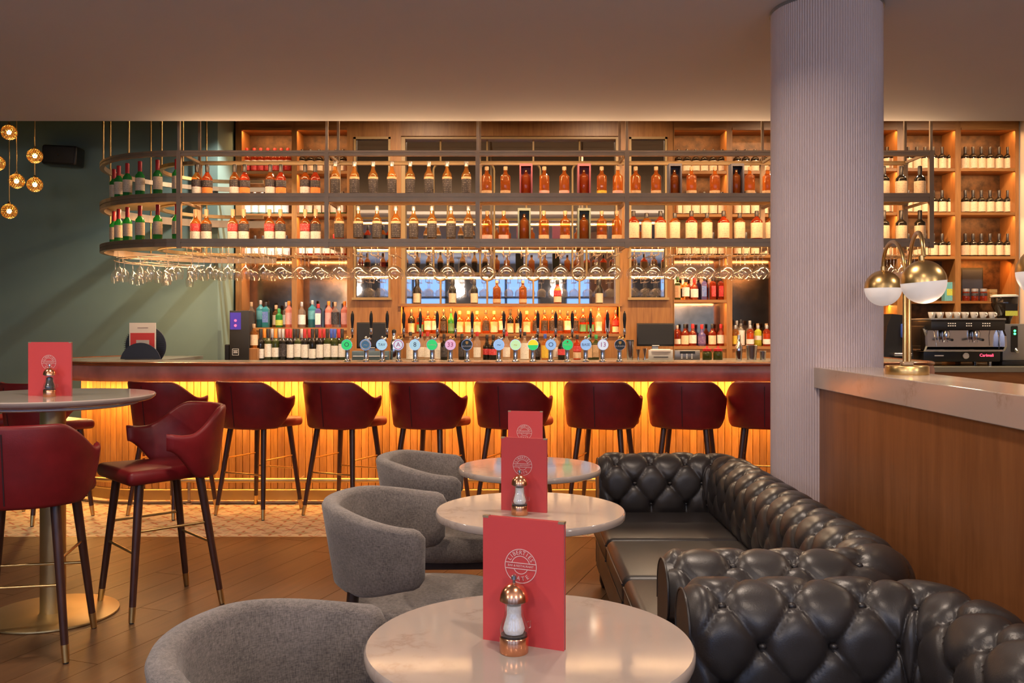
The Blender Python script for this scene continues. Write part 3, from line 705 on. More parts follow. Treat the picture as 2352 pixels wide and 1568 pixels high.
# ------------------------------------------------------------------ the wooden back bar
BF, BB = 9.50, 9.80                       # face and backboard depth
X = lambda px, Y=BF: wx(px, Y)
Zp = lambda py, Y=BF: wz(py, Y)
TOPZ, CNT = 3.62, 1.04
EMB = (1, .36, .07); CAB = (1, .50, .19)
def cabinet(name, label, px_l, px_r, cols, shelves, top_py=298, smoked=590, power=2.0, low=None, base=CNT):
    t = thing(name, label, 'cabinet', (X((px_l + px_r) / 2), BF, 0)); ox = t.location.x
    zb0 = base
    def bb(nm, x0, x1, y0, y1, z0, z1, mat): MB().bb(x0 - ox, x1 - ox, y0 - BF, y1 - BF, z0, z1).build(nm, M[mat], t)
    edges = [px_l] + [p for c in cols for p in c] + [px_r]
    for k in range(0, len(edges), 2): bb('side_board', X(edges[k]), X(edges[k + 1]), BF, BB + .02, zb0, TOPZ, 'oak')
    for k, (a, c) in enumerate(cols):
        x0, x1 = X(a), X(c)
        bb('top_rail', x0, x1, BF, BB, Zp(top_py), TOPZ, 'oak_h')
        bb('trim', x0, x1, BF - .012, BF, Zp(top_py) - .004, Zp(top_py) + .022, 'oak_h')
        bb('back_panel', x0, x1, BB, BB + .02, Zp(smoked) if smoked else zb0, TOPZ, 'backing')
        if smoked: bb('smoked_mirror', x0, x1, BB, BB + .02, zb0, Zp(smoked), 'smoked_mirror')
        sh = shelves[k] if isinstance(shelves[0], (list, tuple)) else shelves
        zs = [Zp(top_py)]
        for py in sh:
            bb('shelf', x0, x1, BF + .004, BB, Zp(py) - .030, Zp(py), 'oak_h'); zs.append(Zp(py) - .030)
        for z in zs[:-1]:
            if a == 1815: break
            light('cabinet_led', 'AREA', ((x0 + x1) / 2, BF + .022, z - .006), power, CAB, rot=(rad(14), 0, 0), sx=(x1 - x0) * .94, sy=.02)
        if low is not None: bb('lower_panel', x0, x1, BF + .02, BB, zb0, Zp(sh[-1]) - .03, 'oak')
    return t
SH = [392, 490, 586, 752]
cabinet('back_bar_cabinet', 'tall oak bottle cabinet of the back bar beside the green wall', 541, 798, [(555, 670), (682, 797)], SH, low=1)
cabinet('back_bar_cabinet', 'tall oak bottle cabinet of the back bar next to the column', 1546, 1938, [(1549, 1669), (1682, 1803), (1815, 1936)],
        [[392, 491, 585, 688, 795], [392, 491, 585, 795], [392, 491, 585, 795]], low=1)
cabinet('back_bar_cabinet', 'open oak shelf unit of dark bottles above the coffee machine', 1938, 2340, [(1945, 2061), (2075, 2194), (2207, 2332)], [[386, 487, 588]] * 2 + [[386, 487, 588]], smoked=None, base=.98)
MB().bb(X(2110), X(2285), BF + .004, BB, Zp(691) - .025, Zp(691)).build('wall_shelf', M['oak_h'])
tag(bpy.data.objects['wall_shelf'], 'short oak shelf of jars above the coffee machine', 'shelf')
light('cabinet_led', 'AREA', (X(2270), BF + .1, Zp(600)), 2.2, EMB, rot=(rad(20), 0, 0), sx=.5, sy=.02)
light('cabinet_led', 'AREA', (X(2050), BF + .2, Zp(700)), 3.0, EMB, rot=(rad(0), 0, 0), sx=.3, sy=.02)
def mirror_panel(px_l, px_r, m0, m1, label):
    t = thing('mirror_panel', label, 'mirror', (X((px_l + px_r) / 2), BF, 0)); ox = t.location.x
    def bb(nm, x0, x1, y0, y1, z0, z1, mat): MB().bb(x0 - ox, x1 - ox, y0 - BF, y1 - BF, z0, z1).build(nm, M[mat], t)
    a, c, zt, zb = X(m0), X(m1), Zp(318), Zp(683)
    for x0, x1, z0, z1 in ((X(px_l), a, CNT, TOPZ), (c, X(px_r), CNT, TOPZ), (a, c, CNT, zb), (a, c, zt, TOPZ)): bb('panel', x0, x1, BF, BF + .05, z0, z1, 'oak')
    bb('mirror', a, c, BF + .025, BF + .04, zb, zt, 'mirror')
    for x0, x1, z0, z1 in ((a - .014, a + .008, zb, zt + .014), (c - .008, c + .014, zb, zt + .014), (a - .014, c + .014, zt - .008, zt + .016)): bb('moulding', x0, x1, BF - .016, BF + .01, z0, z1, 'gold_wood')
    bb('sill', a - .03, c + .03, BF - .045, BF + .02, zb - .026, zb, 'gold_wood')
mirror_panel(798, 913, 816, 894, 'oak panel with a narrow mirror beside the left bottle cabinet')
mirror_panel(1430, 1547, 1448, 1529, 'oak panel with a narrow mirror over the black till screen')
# central arched mirror
cm = thing('arched_mirror', 'wide central mirror divided by slender looped wooden mullions', 'mirror', (X(1172), BF, 0)); ox = cm.location.x
def cbb(nm, x0, x1, y0, y1, z0, z1, mat): return MB().bb(x0 - ox, x1 - ox, y0 - BF, y1 - BF, z0, z1).build(nm, M[mat], cm)
x0, x1 = X(913), X(1430)
for a, c, z0, z1 in ((x0, X(921), CNT, TOPZ), (X(1424), x1, CNT, TOPZ), (X(921), X(1424), Zp(312), TOPZ)): cbb('frame', a, c, BF, BF + .12, z0, z1, 'oak')
for a, c, z0, z1 in ((X(921), X(930), Zp(697), Zp(312)), (X(1415), X(1424), Zp(697), Zp(312)), (X(930), X(1415), Zp(318), Zp(312))): cbb('moulding', a, c, BF + .02, BF + .1, z0, z1, 'gold_wood')
cbb('mirror', X(921), X(1424), BF + .10, BF + .115, Zp(699), Zp(312), 'mirror')
for px in (1012, 1119, 1225, 1331):
    x = X(px, BF + .09); zt, zb, hw = Zp(372), Zp(643), .075; mb = MB()
    y = .085
    mb.path([(x - ox, y, Zp(318)), (x - ox, y, zt)], .011, 6); mb.path([(x - ox, y, zb), (x - ox, y, Zp(697))], .011, 6)
    loop = [(x - ox + hw * cos(rad(a)), y, zt - hw + hw * sin(rad(a))) for a in range(0, 181, 15)] + [(x - ox + hw * cos(rad(a)), y, zb + hw + hw * sin(rad(a))) for a in range(180, 361, 15)]
    mb.path(loop, .011, 6, closed=True); mb.build('mullion', M['gold_wood'], cm, 60)
cbb('shelf', X(915), X(1428), BF - .03, BF + .3, Zp(697) - .030, Zp(697), 'oak_h')
cbb('niche_back', X(921), X(1424), BB - .04, BB, Zp(770), Zp(700), 'oak_h')
cbb('niche_shelf', X(915), X(1428), BF - .02, BB, Zp(766) - .03, Zp(766), 'oak_h')
cbb('lower_panel', X(915), X(1428), BF + .0, BB, CNT, Zp(766) - .03, 'oak')
for x_ in (-.6, .6): light('niche_led', 'AREA', (X(1172) + x_, BF + .05, Zp(705)), 8, EMB, rot=(rad(30), 0, 0), sx=1.1, sy=.02)
light('mirror_shelf_led', 'AREA', (X(1172), BF - .01, Zp(637)), 2.0, LED, sx=2.0, sy=.01)
for px_l, px_r, py in ((921, 1424, 637), (555, 670, 632), (682, 797, 632), (1682, 1766, 637)):
    pass
# back counters
MB().bb(-2.90, 3.47, 8.86, BB + .02, CNT - .045, CNT).bb(-2.90, 3.47, 8.90, BB, 0, CNT - .045).build('back_counter', M['stone_dark'])
tag(bpy.data.objects['back_counter'], 'low work counter under the back bar cabinets carrying the wines', 'counter')
cc = thing('coffee_counter', 'olive stone counter carrying the coffee machine', 'counter', (4.1, 8.85, 0))
MB().rbox(-.62, 1.21, 0, .97, .925, .98, .004, 1).build('countertop', M['stone_dark'], cc)
MB().bb(-.615, 1.20, .03, .97, 0, .925).build('body', M['oak_h'], cc)
# cabinet bottles
YC = BF + .14
g = 'bottles in the left back bar cabinet'
row([(p, 'redrow', 'red liqueur') for p in (567, 584, 599, 615, 631, 646, 661)], Zp(392), YC, 'on the top shelf of the first cabinet column', g)
row([(p, 'dark', 'dark glass') for p in (694, 713, 733, 753, 772, 788)], Zp(392), YC, 'on the top shelf of the second cabinet column', g)
row([(p, 'tealrow', 'teal') for p in (568, 585, 602, 620, 638, 655)], Zp(490), YC, 'on the second shelf of the first cabinet column', g)
row([(p, 'greenrow', 'green') for p in (691, 709, 729, 748, 767, 787)], Zp(490), YC, 'on the second shelf of the second cabinet column', g)
row([(p, 'pinkrow', 'pink') for p in (568, 586, 604, 622, 640, 658)], Zp(586), YC, 'on the third shelf of the first cabinet column', g)
row([(p, 'bourbon_w', 'white label') for p in (692, 711, 730, 749, 768, 787)], Zp(586), YC, 'on the third shelf of the second cabinet column', g)
gn = 'gin bottles on the lower cabinet shelves'
row([(577, 'gin_dark', 'dark label'), (593, 'gin_teal', 'teal'), (611, 'gin_blue', 'square blue'), (629, 'gin_orange', 'amber'), (641, 'gin_green', 'squat green'), (653, 'gin_clear', 'clear'), (664, 'gin_pink', 'coral')],
    Zp(752), BF + .07, 'on the gin shelf near the black dispenser', gn, .092)
row([(693, 'gin_clear', 'clear'), (713, 'gin_teal', 'teal'), (731, 'gin_purple', 'square purple'), (751, 'gin_pink', 'pink'), (770, 'gin_dark', 'dark label'), (788, 'gin_pink', 'coral')],
    Zp(752), BF + .07, 'on the gin shelf next to the first beer tap', gn, .092)
gw = 'wine bottles on the back counter'
ws = ['wine_black', 'wine_white', 'wine_orange', 'wine_grey', 'wine_red', 'wine_white', 'wine_red', 'wine_black', 'wine_red', 'wine_white', 'wine_blue', 'wine_white']
row([(p, k, 'wine') for p, k in zip((599, 616, 633, 650, 667, 684, 700, 718, 735, 752, 769, 786), ws)], CNT, 9.0, 'in the front wine row on the back counter', gw)
row([(p, k, 'wine') for p, k in zip((607, 625, 642, 659, 676, 693, 710, 727, 744, 761, 778), ['wine_orange', 'wine_grey', 'wine_grey', 'wine_red', 'wine_black', 'wine_grey', 'wine_red', 'wine_black', 'wine_red', 'wine_blue', 'wine_red'])], CNT, 9.13, 'in the rear wine row on the back counter', gw)
bottle('gin_orange', wx(583, 8.95), 8.95, CNT + .12, 'squat amber bottle raised beside the black dispenser', gw)
b_ = MB().rbox(-.05, .05, -.05, .05, 0, .119, .004, 1).build('riser_block', M['oak']); b_.location = (wx(583, 8.95), 8.95, CNT); tag(b_, 'small wooden block under the squat amber bottle', 'block')
# central mirror shelf and niche
row([(957, 'whisk_dark', 'cream label'), (1039, 'whisk_dark', 'cream label'), (1089, 'whisk_dark', 'cream label'), (1141, 'stocky', 'golden'), (1201, 'stocky', 'golden'), (1281, 'liq_red', 'red'), (1377, 'whisk_dark', 'dark')],
    Zp(697), BF + .04, 'on the central mirror ledge', 'bottles before the central mirror')
NI = [(922, 'whisk_dark'), (945, 'whisk_dark'), (965, 'whisk_red'), (983, 'whisk_white'), (1000, 'whisk_white'), (1019, 'liq_black'), (1036, 'whisk_green'), (1056, 'whisk_cream'), (1076, 'whisk_cream'), (1096, 'whisk_cream'), (1116, 'whisk_black'), (1135, 'whisk_cream'),
      (1154, 'whisk_white'), (1172, 'whisk_dark'), (1191, 'whisk_dark'), (1210, 'whisk_cream'), (1231, 'whisk_black'), (1251, 'whisk_black'), (1269, 'whisk_black'), (1286, 'whisk_black'), (1304, 'whisk_white'), (1321, 'whisk_black'), (1339, 'whisk_red'), (1357, 'whisk_red'),
      (1375, 'liq_clear'), (1394, 'whisk_blue'), (1414, 'liq_red')]
NW = dict(whisk_dark='dark glass', whisk_red='red', whisk_white='white label', liq_black='black', whisk_green='green', whisk_cream='cream label', whisk_black='black label', liq_clear='clear', whisk_blue='blue label', liq_red='red')
row([(p, k, NW[k]) for p, k in NI], Zp(766), BF + .12, 'in the glowing orange niche', 'whiskey bottles in the niche')
CT = [(943, 'liq_white', 'white label'), (966, 'liq_clear', 'clear'), (982, 'liq_clear', 'clear'), (1004, 'liq_white', 'white label'), (1020, 'liq_black', 'black'), (1060, 'liq_black', 'black'), (1096, 'liq_clear', 'red cap'), (1118, 'liq_dark', 'black'), (1133, 'liq_dark', 'round black'),
      (1163, 'liq_clear', 'clear'), (1205, 'liq_white', 'white coconut'), (1234, 'liq_black', 'black'), (1252, 'liq_yellow', 'yellow label'), (1277, 'liq_clear', 'clear'), (1291, 'liq_dark', 'dark round'), (1327, 'liq_red', 'red label'), (1354, 'liq_jager', 'square green'), (1371, 'liq_jager', 'square green')]
row(CT, CNT, 9.02, 'on the back counter behind the beer taps', 'liqueurs on the back counter', .09)
# right cabinet
g = 'bottles in the cabinet next to the column'
for k, (py, nm) in enumerate(((392, 'top'), (491, 'second'), (585, 'third'))):
    row([(p, 'dark', 'dark glass') for p in (1558, 1578, 1598, 1618, 1638, 1658)], Zp(py), YC, 'on the %s shelf over the red bottles' % nm, g)
    row([(p, 'dark', 'dark glass') for p in (1693, 1713, 1734, 1755)], Zp(py), YC, 'on the %s shelf right against the column' % nm, g)
row([(1556, 'liq_jager', 'white label'), (1575, 'whisk_white', 'white label'), (1595, 'bourbon_w', 'red'), (1618, 'diag_blue', 'square blue'), (1637, 'diag_red', 'square dark red'), (1655, 'diag_red', 'square red')], Zp(688), YC, 'on the shelf over the bourbon row', g)
row([(1555, 'syr_red', 'red'), (1573, 'bourbon', 'cream label'), (1591, 'bourbon_w', 'white label'), (1612, 'bourbon_p', 'purple label'), (1636, 'bourbon', 'cream label'), (1656, 'bourbon_w', 'white label')], Zp(795), YC, 'in the red bourbon row above the card terminal', g)
row([(1692, 'gin_clear', 'clear'), (1704, 'gin_clear', 'clear'), (1722, 'gin_clear', 'clear'), (1743, 'gin_orange', 'amber'), (1760, 'gin_orange', 'amber')], Zp(795), BF + .19, 'in the rear row of tall bottles beside the column', g, .05)
row([(1689, 'syr_yellow', 'yellow'), (1704, 'liq_white', 'white'), (1723, 'syr_red', 'red'), (1744, 'syr_lime', 'lime'), (1761, 'syr_red', 'red')], Zp(795), BF + .05, 'in the front syrup row beside the column', g, .05)
g = 'dark bottles over the coffee machine'
for k, (py, nm) in enumerate(((386, 'top'), (487, 'middle'), (588, 'bottom'))):
    row([(p, 'dark', 'dark glass') for p in (2038, 2053)], Zp(py), YC, 'on the %s shelf just past the column' % nm, g)
    row([(p, 'dark', 'dark glass') for p in (2086, 2106, 2125, 2144, 2164, 2184)], Zp(py), YC, 'on the %s shelf behind the gantry end' % nm, g)
    row([(p, 'dark', 'dark glass') for p in (2217, 2235, 2254, 2274, 2295, 2315)], Zp(py), YC, 'on the %s shelf of the last column' % nm, g)

# ------------------------------------------------------------------ beer taps
TY = 7.25
emis('badge_green', (.03, .62, .16), .42); emis('badge_ice', (.36, .60, .72), .45); emis('badge_mint', (.52, .80, .42), .45); emis('badge_pink', (.75, .42, .62), .42)
emis('badge_sky', (.30, .50, .80), .45); emis('badge_white', (.66, .74, .84), .42); emis('badge_yellow', (.90, .62, .02), .5); emis('badge_navy', (.06, .16, .26), .35); emis('badge_black', (.015, .025, .03), .2)
pm('ink_white', (.85, .86, .86), .5); pm('ink_navy', (.04, .07, .16), .5); pm('ink_magenta', (.65, .05, .30), .5); pm('ink_red', (.60, .03, .04), .5); pm('ink_gold', (.75, .50, .12), .4)
tapbody = MB().lathe([(.030, 0), (.030, .008), (.021, .014), (.019, .02), (.019, .125), (.021, .13)], 14).mesh('column', 50)
taphead = MB().lathe([(.014, .125), (.016, .15), (.013, .185), (.008, .20), (.0005, .205)], 12).tube((0, -.0, .168), (.036, .0, .188), .010, .012, 10).mesh('spout', 50)
taphandle = MB().lathe([(.007, .19), (.007, .215), (.011, .222), (.012, .245), (.009, .275), (.011, .30), (.0145, .335), (.013, .375), (.008, .392), (.004, .396), (.005, .402), (.0005, .406)], 12, (.040, 0, 0)).mesh('handle', 55)
collar = MB().lathe([(.0085, .216), (.0125, .222), (.0125, .262), (.0095, .268)], 12, (.040, 0, 0)).mesh('handle_collar', 50)
def disc(r, y0, y1, n=24): return MB().tube((0, y0, 0), (0, y1, 0), r, r, n)
badge = disc(.0415, -.036, -.020).mesh('badge', 40); brim = disc(.044, -.034, -.0195).mesh('badge_rim', 40)
TAPS = [(798, 'badge_green', 'bright green badge', 'O', 'ink_navy'), (841, 'badge_navy', 'dark blue badge with a white wave', '~', 'ink_white'), (878, 'badge_ice', 'pale teal badge', 'TAV', 'ink_navy'), (916, 'badge_white', 'white badge ringed in magenta', 'A', 'ink_magenta'),
        (954, 'badge_ice', 'ice blue badge', '8', 'ink_navy'), (993, 'badge_green', 'emerald badge with white script', 'Carlsberg', 'ink_white'), (1035, 'badge_pink', 'pink badge', '33', 'ink_magenta'), (1073, 'badge_black', 'black badge with a gold harp', 'GUINNESS', 'ink_white'),
        (1146, 'badge_sky', 'pale blue badge', '~', 'ink_navy'), (1184, 'badge_mint', 'pale lime badge', '~', 'ink_gold'), (1224, 'badge_yellow', 'yellow and green badge', '', 'ink_white'), (1265, 'badge_sky', 'grey-blue badge', 'O', 'ink_navy'),
        (1303, 'badge_green', 'green badge with a red star', 'Heineken', 'ink_white'), (1345, 'badge_sky', 'sky blue badge with dark capitals', 'BASE', 'ink_navy'), (1384, 'badge_white', 'white badge with the red number thirteen', '13', 'ink_magenta'), (1423, 'badge_black', 'gold harp, beside the till', 'GUINNESS', 'ink_white')]
for i, (px, bm_, words, txt, ink) in enumerate(TAPS):
    t = thing('beer_tap', '%s beer tap from the left on the bar, %s' % (ORD[i], words), 'beer tap', (wx(px, TY), TY, BZ - .006), 0, 'beer taps along the bar')
    mk('column', tapbody, M['chrome'], t); mk('spout', taphead, M['brass'] if i % 3 == 0 else M['chrome'], t)
    h = mk('handle', taphandle, M['black'], t); mk('handle_collar', collar, M['steel'], h)
    bz = .135
    mk('badge_rim', brim, M['chrome'], t, (0, 0, bz)); bd = mk('badge', badge, M[bm_], t, (0, 0, bz))
    if txt:
        size = .052 if len(txt) <= 2 else (.030 if len(txt) <= 4 else .0165)
        mb = MB(); text_verts(txt, size, Matrix.Translation((0, -.0364, -.012 if 'harp' in words else 0)) @ Matrix.Rotation(pi / 2, 4, 'X'), mb); mb.build('lettering', M[ink], bd)
    if 'harp' in words:
        MB().prism([(-.010, .024), (.010, .024), (.011, .008), (0, -.002), (-.011, .008)], 0, .001).xf(Matrix.Translation((0, -.0366, .004)) @ Matrix.Rotation(pi / 2, 4, 'X')).build('harp', M['ink_gold'], bd)
    if 'star' in words:
        MB().prism([(.010 * (1 if k % 2 == 0 else .42) * sin(2 * pi * k / 10), .010 * (1 if k % 2 == 0 else .42) * cos(2 * pi * k / 10)) for k in range(10)], 0, .001).xf(Matrix.Translation((0, -.0366, .024)) @ Matrix.Rotation(pi / 2, 4, 'X')).build('star', M['ink_red'], bd)
    if 'magenta' in words or 'wave' in words:
        mb = MB(); mb.path([(.035 * cos(rad(a)), -.0366, .035 * sin(rad(a))) for a in range(0, 360, 15)], .003, 5, closed=True); mb.build('ring_print', M['ink_magenta' if 'magenta' in words else 'ink_white'], bd)
    if 'yellow and' in words:
        MB().prism([(.041 * cos(rad(a)), .041 * sin(rad(a))) for a in range(-180, 1, 12)], 0, .001).xf(Matrix.Translation((0, -.0366, -.002)) @ Matrix.Rotation(pi / 2, 4, 'X')).build('lower_half', M['badge_green'], bd)

# ------------------------------------------------------------------ things on the counters
def monitor(px0, px1, py0, py1, Y, label):
    w = wx(px1, Y) - wx(px0, Y); h = (py1 - py0) * Y / F; zc = wz(py1, Y) - CNT
    t = thing('till_screen', label, 'screen', (wx((px0 + px1) / 2, Y), Y, CNT))
    MB().rbox(-w / 2, w / 2, 0, .035, zc, zc + h, .006, 2).build('housing', M['black'], t, 40)
    MB().bb(-w / 2 + .012, w / 2 - .012, -.0015, .001, zc + .018, zc + h - .012).build('display', M['screen'], t)
    MB().bb(-.03, .03, .03, .07, .012, zc + .1).rbox(-.11, .11, -.04, .13, 0, .014, .005, 1).build('stand', M['grey_metal'], t)
    MB().bb(-.035, .035, -.0022, -.001, zc + .005, zc + .011).build('maker_mark', M['ink_white'], t)
monitor(819, 887, 740, 800, 8.93, 'dark till screen behind the first three beer taps')
monitor(1463, 1549, 742, 795, 8.93, 'black till screen on the back counter under the narrow mirror')
def box_thing(name, label, cat, px0, px1, py0, py1, Y, dep, mat, zb=CNT, r=.006, extra=None):
    w = wx(px1, Y) - wx(px0, Y); h = wz(py0, Y) - zb
    t = thing(name, label, cat, (wx((px0 + px1) / 2, Y), Y, zb)); MB().rbox(-w / 2, w / 2, 0, dep, 0, h, r, 2).build('body', M[mat], t, 40)
    if extra: extra(t, w, h)
    return t
pm('till_blue', (.10, .16, .20), .4); pm('pale_grey', (.55, .56, .55), .4)
def drawer(t, w, h): MB().bb(-w / 2 + .01, w / 2 - .01, -.003, .001, h * .42, h * .5).build('drawer_gap', M['ink_white'], t)
box_thing('cash_drawer', 'blue-grey cash drawer behind the second beer tap', 'cash drawer', 808, 892, 806, 828, 8.80 + .08, .10, 'till_blue', extra=drawer)
def slot(t, w, h): MB().rbox(-w * .4, w * .4, -.008, .06, h - .02, h + .006, .004, 1).build('paper_cover', M['white'], t); MB().bb(-w * .3, w * .3, -.003, .001, h * .3, h * .36).build('slot', M['black'], t)
box_thing('receipt_printer', 'pale grey receipt printer below the black till screen', 'printer', 1490, 1546, 803, 828, 8.88, .04, 'pale_grey', extra=slot)
def keys(t, w, h):
    for a in range(3):
        for c in range(3): MB().bb(-w * .25 + a * w * .2, -w * .25 + a * w * .2 + .012, -.004, .001, .02 + c * .018, .02 + c * .018 + .010).build('button', M['ink_white'], t)
    MB().bb(-w * .3, w * .3, -.003, .001, h - .035, h - .01).build('display', M['screen'], t)
box_thing('card_terminal', 'grey card terminal beside the receipt printer', 'card terminal', 1550, 1608, 804, 828, 8.88, .06, 'grey_metal', extra=keys)
def lathe_thing(name, label, cat, px, py0, Y, r, mat, prof=None, zb=CNT, extra=None):
    h = wz(py0, Y) - zb; t = thing(name, label, cat, (wx(px, Y), Y, zb))
    MB().lathe([(r * a, h * c) for a, c in (prof or ((.85, 0), (1, .06), (1, 1)))], 18).build('body', M[mat], t, 50)
    if extra: extra(t, r, h)
    return t
lathe_thing('mixing_tin', 'tall steel mixing tin left of the black till screen', 'tin', 1447, 783, 8.95, .040, 'steel', ((.72, 0), (.76, .03), (1, 1)), extra=lambda t, r, h: MB().lathe([(r * 1.0, h), (r * 1.05, h + .006), (r * .9, h + .012)], 18).build('lid', M['black'], t))
lathe_thing('bar_cup', 'steel measuring cup in front of the black till screen', 'cup', 1466, 802, 8.91, .022, 'steel', ((.6, 0), (.35, .4), (1, 1)), extra=lambda t, r, h: MB().lathe([(r * .8, 0), (r * .8, .004)], 14).build('foot', M['steel'], t))
lathe_thing('bar_cup', 'second steel measuring cup by the receipt printer', 'cup', 1481, 800, 8.91, .022, 'steel', ((.6, 0), (.35, .4), (1, 1)), extra=lambda t, r, h: MB().lathe([(r * .8, 0), (r * .8, .004)], 14).build('foot', M['steel'], t))
lathe_thing('milk_can', 'silver shaker behind the fourth beer tap', 'shaker', 905, 765, 9.0, .042, 'chrome', ((.9, 0), (1, .05), (1, .55), (.7, .75), (.5, .8), (.5, 1)), extra=lambda t, r, h: MB().lathe([(r * .55, h), (r * .5, h + .03), (r * .2, h + .04)], 16).build('lid', M['black'], t))
for px, w in ((1624, 'first garnish jar with a red lid beside the card terminal'), (1649, 'second garnish jar with a red lid near the cabinet post')):
    lathe_thing('garnish_jar', w, 'jar', px, 806, 8.95, .046, 'g_olive', ((.85, 0), (1, .08), (1, .8), (.8, 1)), extra=lambda t, r, h: MB().lathe([(r * .95, h), (r * .98, h + .022), (r * .3, h + .03), (.008, h + .05)], 16).build('lid', M['cap_red'], t))
lathe_thing('cocktail_shaker', 'slim steel cocktail shaker near the column', 'shaker', 1697, 776, 8.95, .036, 'chrome', ((.8, 0), (1, .4), (1, .62), (.55, .8), (.5, 1)), extra=lambda t, r, h: MB().lathe([(r * .5, h), (r * .45, h + .03), (r * .1, h + .036)], 14).build('cap', M['steel'], t))
lathe_thing('ice_bucket', 'hammered steel ice bucket near the column', 'bucket', 1726, 793, 8.95, .058, 'steel', ((.8, 0), (1, .9), (1.04, 1)), extra=lambda t, r, h: MB().path([(r * cos(rad(a)), r * sin(rad(a)), h) for a in range(0, 360, 15)], .003, 6, closed=True).build('rim', M['chrome'], t))
lathe_thing('bar_cup', 'small steel cup right against the column', 'cup', 1752, 806, 8.95, .034, 'steel', ((.8, 0), (1, 1)), extra=lambda t, r, h: MB().path([(r * cos(rad(a)), r * sin(rad(a)), h) for a in range(0, 360, 20)], .002, 6, closed=True).build('rim', M['chrome'], t))
# black drinks dispenser
emis('led_violet', (.05, .03, .30), .35); emis('led_red', (1, .06, .12), 2.2); emis('led_green', (.05, 1, .2), 3)
def disp(t, w, h):
    MB().bb(-w * .46, w * .10, -.003, .001, h * .62, h * .96).build('lit_panel', M['led_violet'], t)
    for z in (.80, .70): disc(.012, -.006, -.002, 14).xf(Matrix.Translation((-w * .18, 0, h * z))).build('indicator', M['led_red'], t)
    x0, z0, s_ = -w * .18, h * .17, .032; fr = MB()
    for a, c, d_, e in ((-s_, s_, -s_, -s_ + .003), (-s_, s_, s_ - .003, s_), (-s_, -s_ + .003, -s_, s_), (s_ - .003, s_, -s_, s_)): fr.bb(x0 + a, x0 + c, -.003, .001, z0 + d_, z0 + e)
    for k, ww in enumerate((.022, .018, .02)): fr.bb(x0 - ww, x0 + ww, -.003, .001, z0 + .012 - k * .011, z0 + .017 - k * .011)
    fr.build('square_logo', M['ink_white'], t)
    MB().rbox(-w / 2 - .055, -w / 2 - .004, .02, .10, .0, h * .32, .008, 1).build('nozzle_block', M['black'], t)
box_thing('drinks_dispenser', 'black drinks dispenser with two red lights beside the wines', 'dispenser', 527, 571, 713, 826, 8.88, .16, 'black_matte', extra=disp)
# leaflet stand on the rounded end of the bar
ls = thing('leaflet_stand', 'round navy leaflet stand with a red and white card on the bar end', 'leaflet stand', (wx(328, 7.72), 7.72, BZ - .006))
k = 7.72 / F
def hdisc(r, y0, y1, zb, zt, n=28):       # disc cut flat at its foot
    p = [(r * cos(rad(a)), r * sin(rad(a))) for a in range(-40, 221, 10)]
    return MB().prism(p, 0, y1 - y0).xf(Matrix.Translation((0, y1, zb + r * sin(rad(40)))) @ Matrix.Rotation(pi / 2, 4, 'X'))
hdisc(.175, .06, .068, .0, 0).build('back_disc', M['navy'], ls); hdisc(.175, -.05, -.042, 0, 0).xf(Matrix.Translation((0, 0, -.145))).build('front_disc', M['navy'], ls)
mb = MB()
for k_ in range(16):
    zz = .022 + k_ * .016; hc = math.sqrt(max(.001, .175 ** 2 - (zz - .1125) ** 2)); mb.bb(-hc, hc, .030, .033, zz - .002, zz + .002)
mb.build('wire_grid', M['black'], ls)
MB().bb(-.115, .11, .0, .006, .03, .312).build('card', M['white'], ls); MB().bb(-.105, .10, -.002, 0, .03, .225).build('red_print', M['menu_red'], ls)
MB().bb(-.055, .055, -.003, -.002, .06, .165).build('picture_print', M['pale_grey'], ls)
MB().bb(-.045, .045, -.001, 0, .265, .272).build('print_line', M['menu_edge'], ls)
MB().rbox(-.13, .13, -.06, .08, 0, .008, .003, 1).build('base', M['navy'], ls)
# the lower disc would hang below the counter, so it is cut level with the base
fd = [c for c in ls.children if c.name.startswith('front_disc')][0]
bm = bmesh.new(); bm.from_mesh(fd.data); geom = bm.verts[:] + bm.edges[:] + bm.faces[:]
bmesh.ops.bisect_plane(bm, geom=geom, plane_co=(0, 0, .004), plane_no=(0, 0, -1), clear_outer=True); bmesh.ops.holes_fill(bm, edges=bm.edges[:]); bm.to_mesh(fd.data); bm.free()

# ------------------------------------------------------------------ coffee corner
CMY, CZ0 = 9.0, .98
S = CMY / F
cmx = wx(2212, CMY)
cf = thing('coffee_machine', 'black and chrome two-group coffee machine on the stone counter', 'coffee machine', (cmx, CMY, CZ0))
MB().rbox(-.37, .40, .05, .48, .04, .20, .01, 2).build('drip_base', M['black'], cf, 40)
MB().rbox(-.40, .40, -.02, .30, .145, .165, .004, 1).build('drip_tray', M['chrome'], cf)
MB().rbox(-.36, .385, .05, .065, .165, .36, .004, 1).build('back_plate', M['chrome'], cf)
MB().rbox(-.36, .385, .065, .48, .165, .40, .01, 2).build('boiler_case', M['black'], cf, 40)
MB().rbox(-.345, .39, -.06, .47, .355, .455, .012, 2).build('head', M['black'], cf, 40)
MB().rbox(-.35, .395, -.065, .47, .455, .475, .006, 2).build('cup_tray', M['grey_metal'], cf, 40)
for x_ in (-.40, .385):
    MB().prism([(-.02, .15), (.05, .15), (.05, .37), (.0, .37), (-.05, .30), (-.06, .2)], 0, .02).xf(Matrix.Translation((x_, 0, 0)) @ Matrix(((0, 0, 1, 0), (1, 0, 0, 0), (0, 1, 0, 0), (0, 0, 0, 1)))).build('side_panel', M['chrome'], cf)
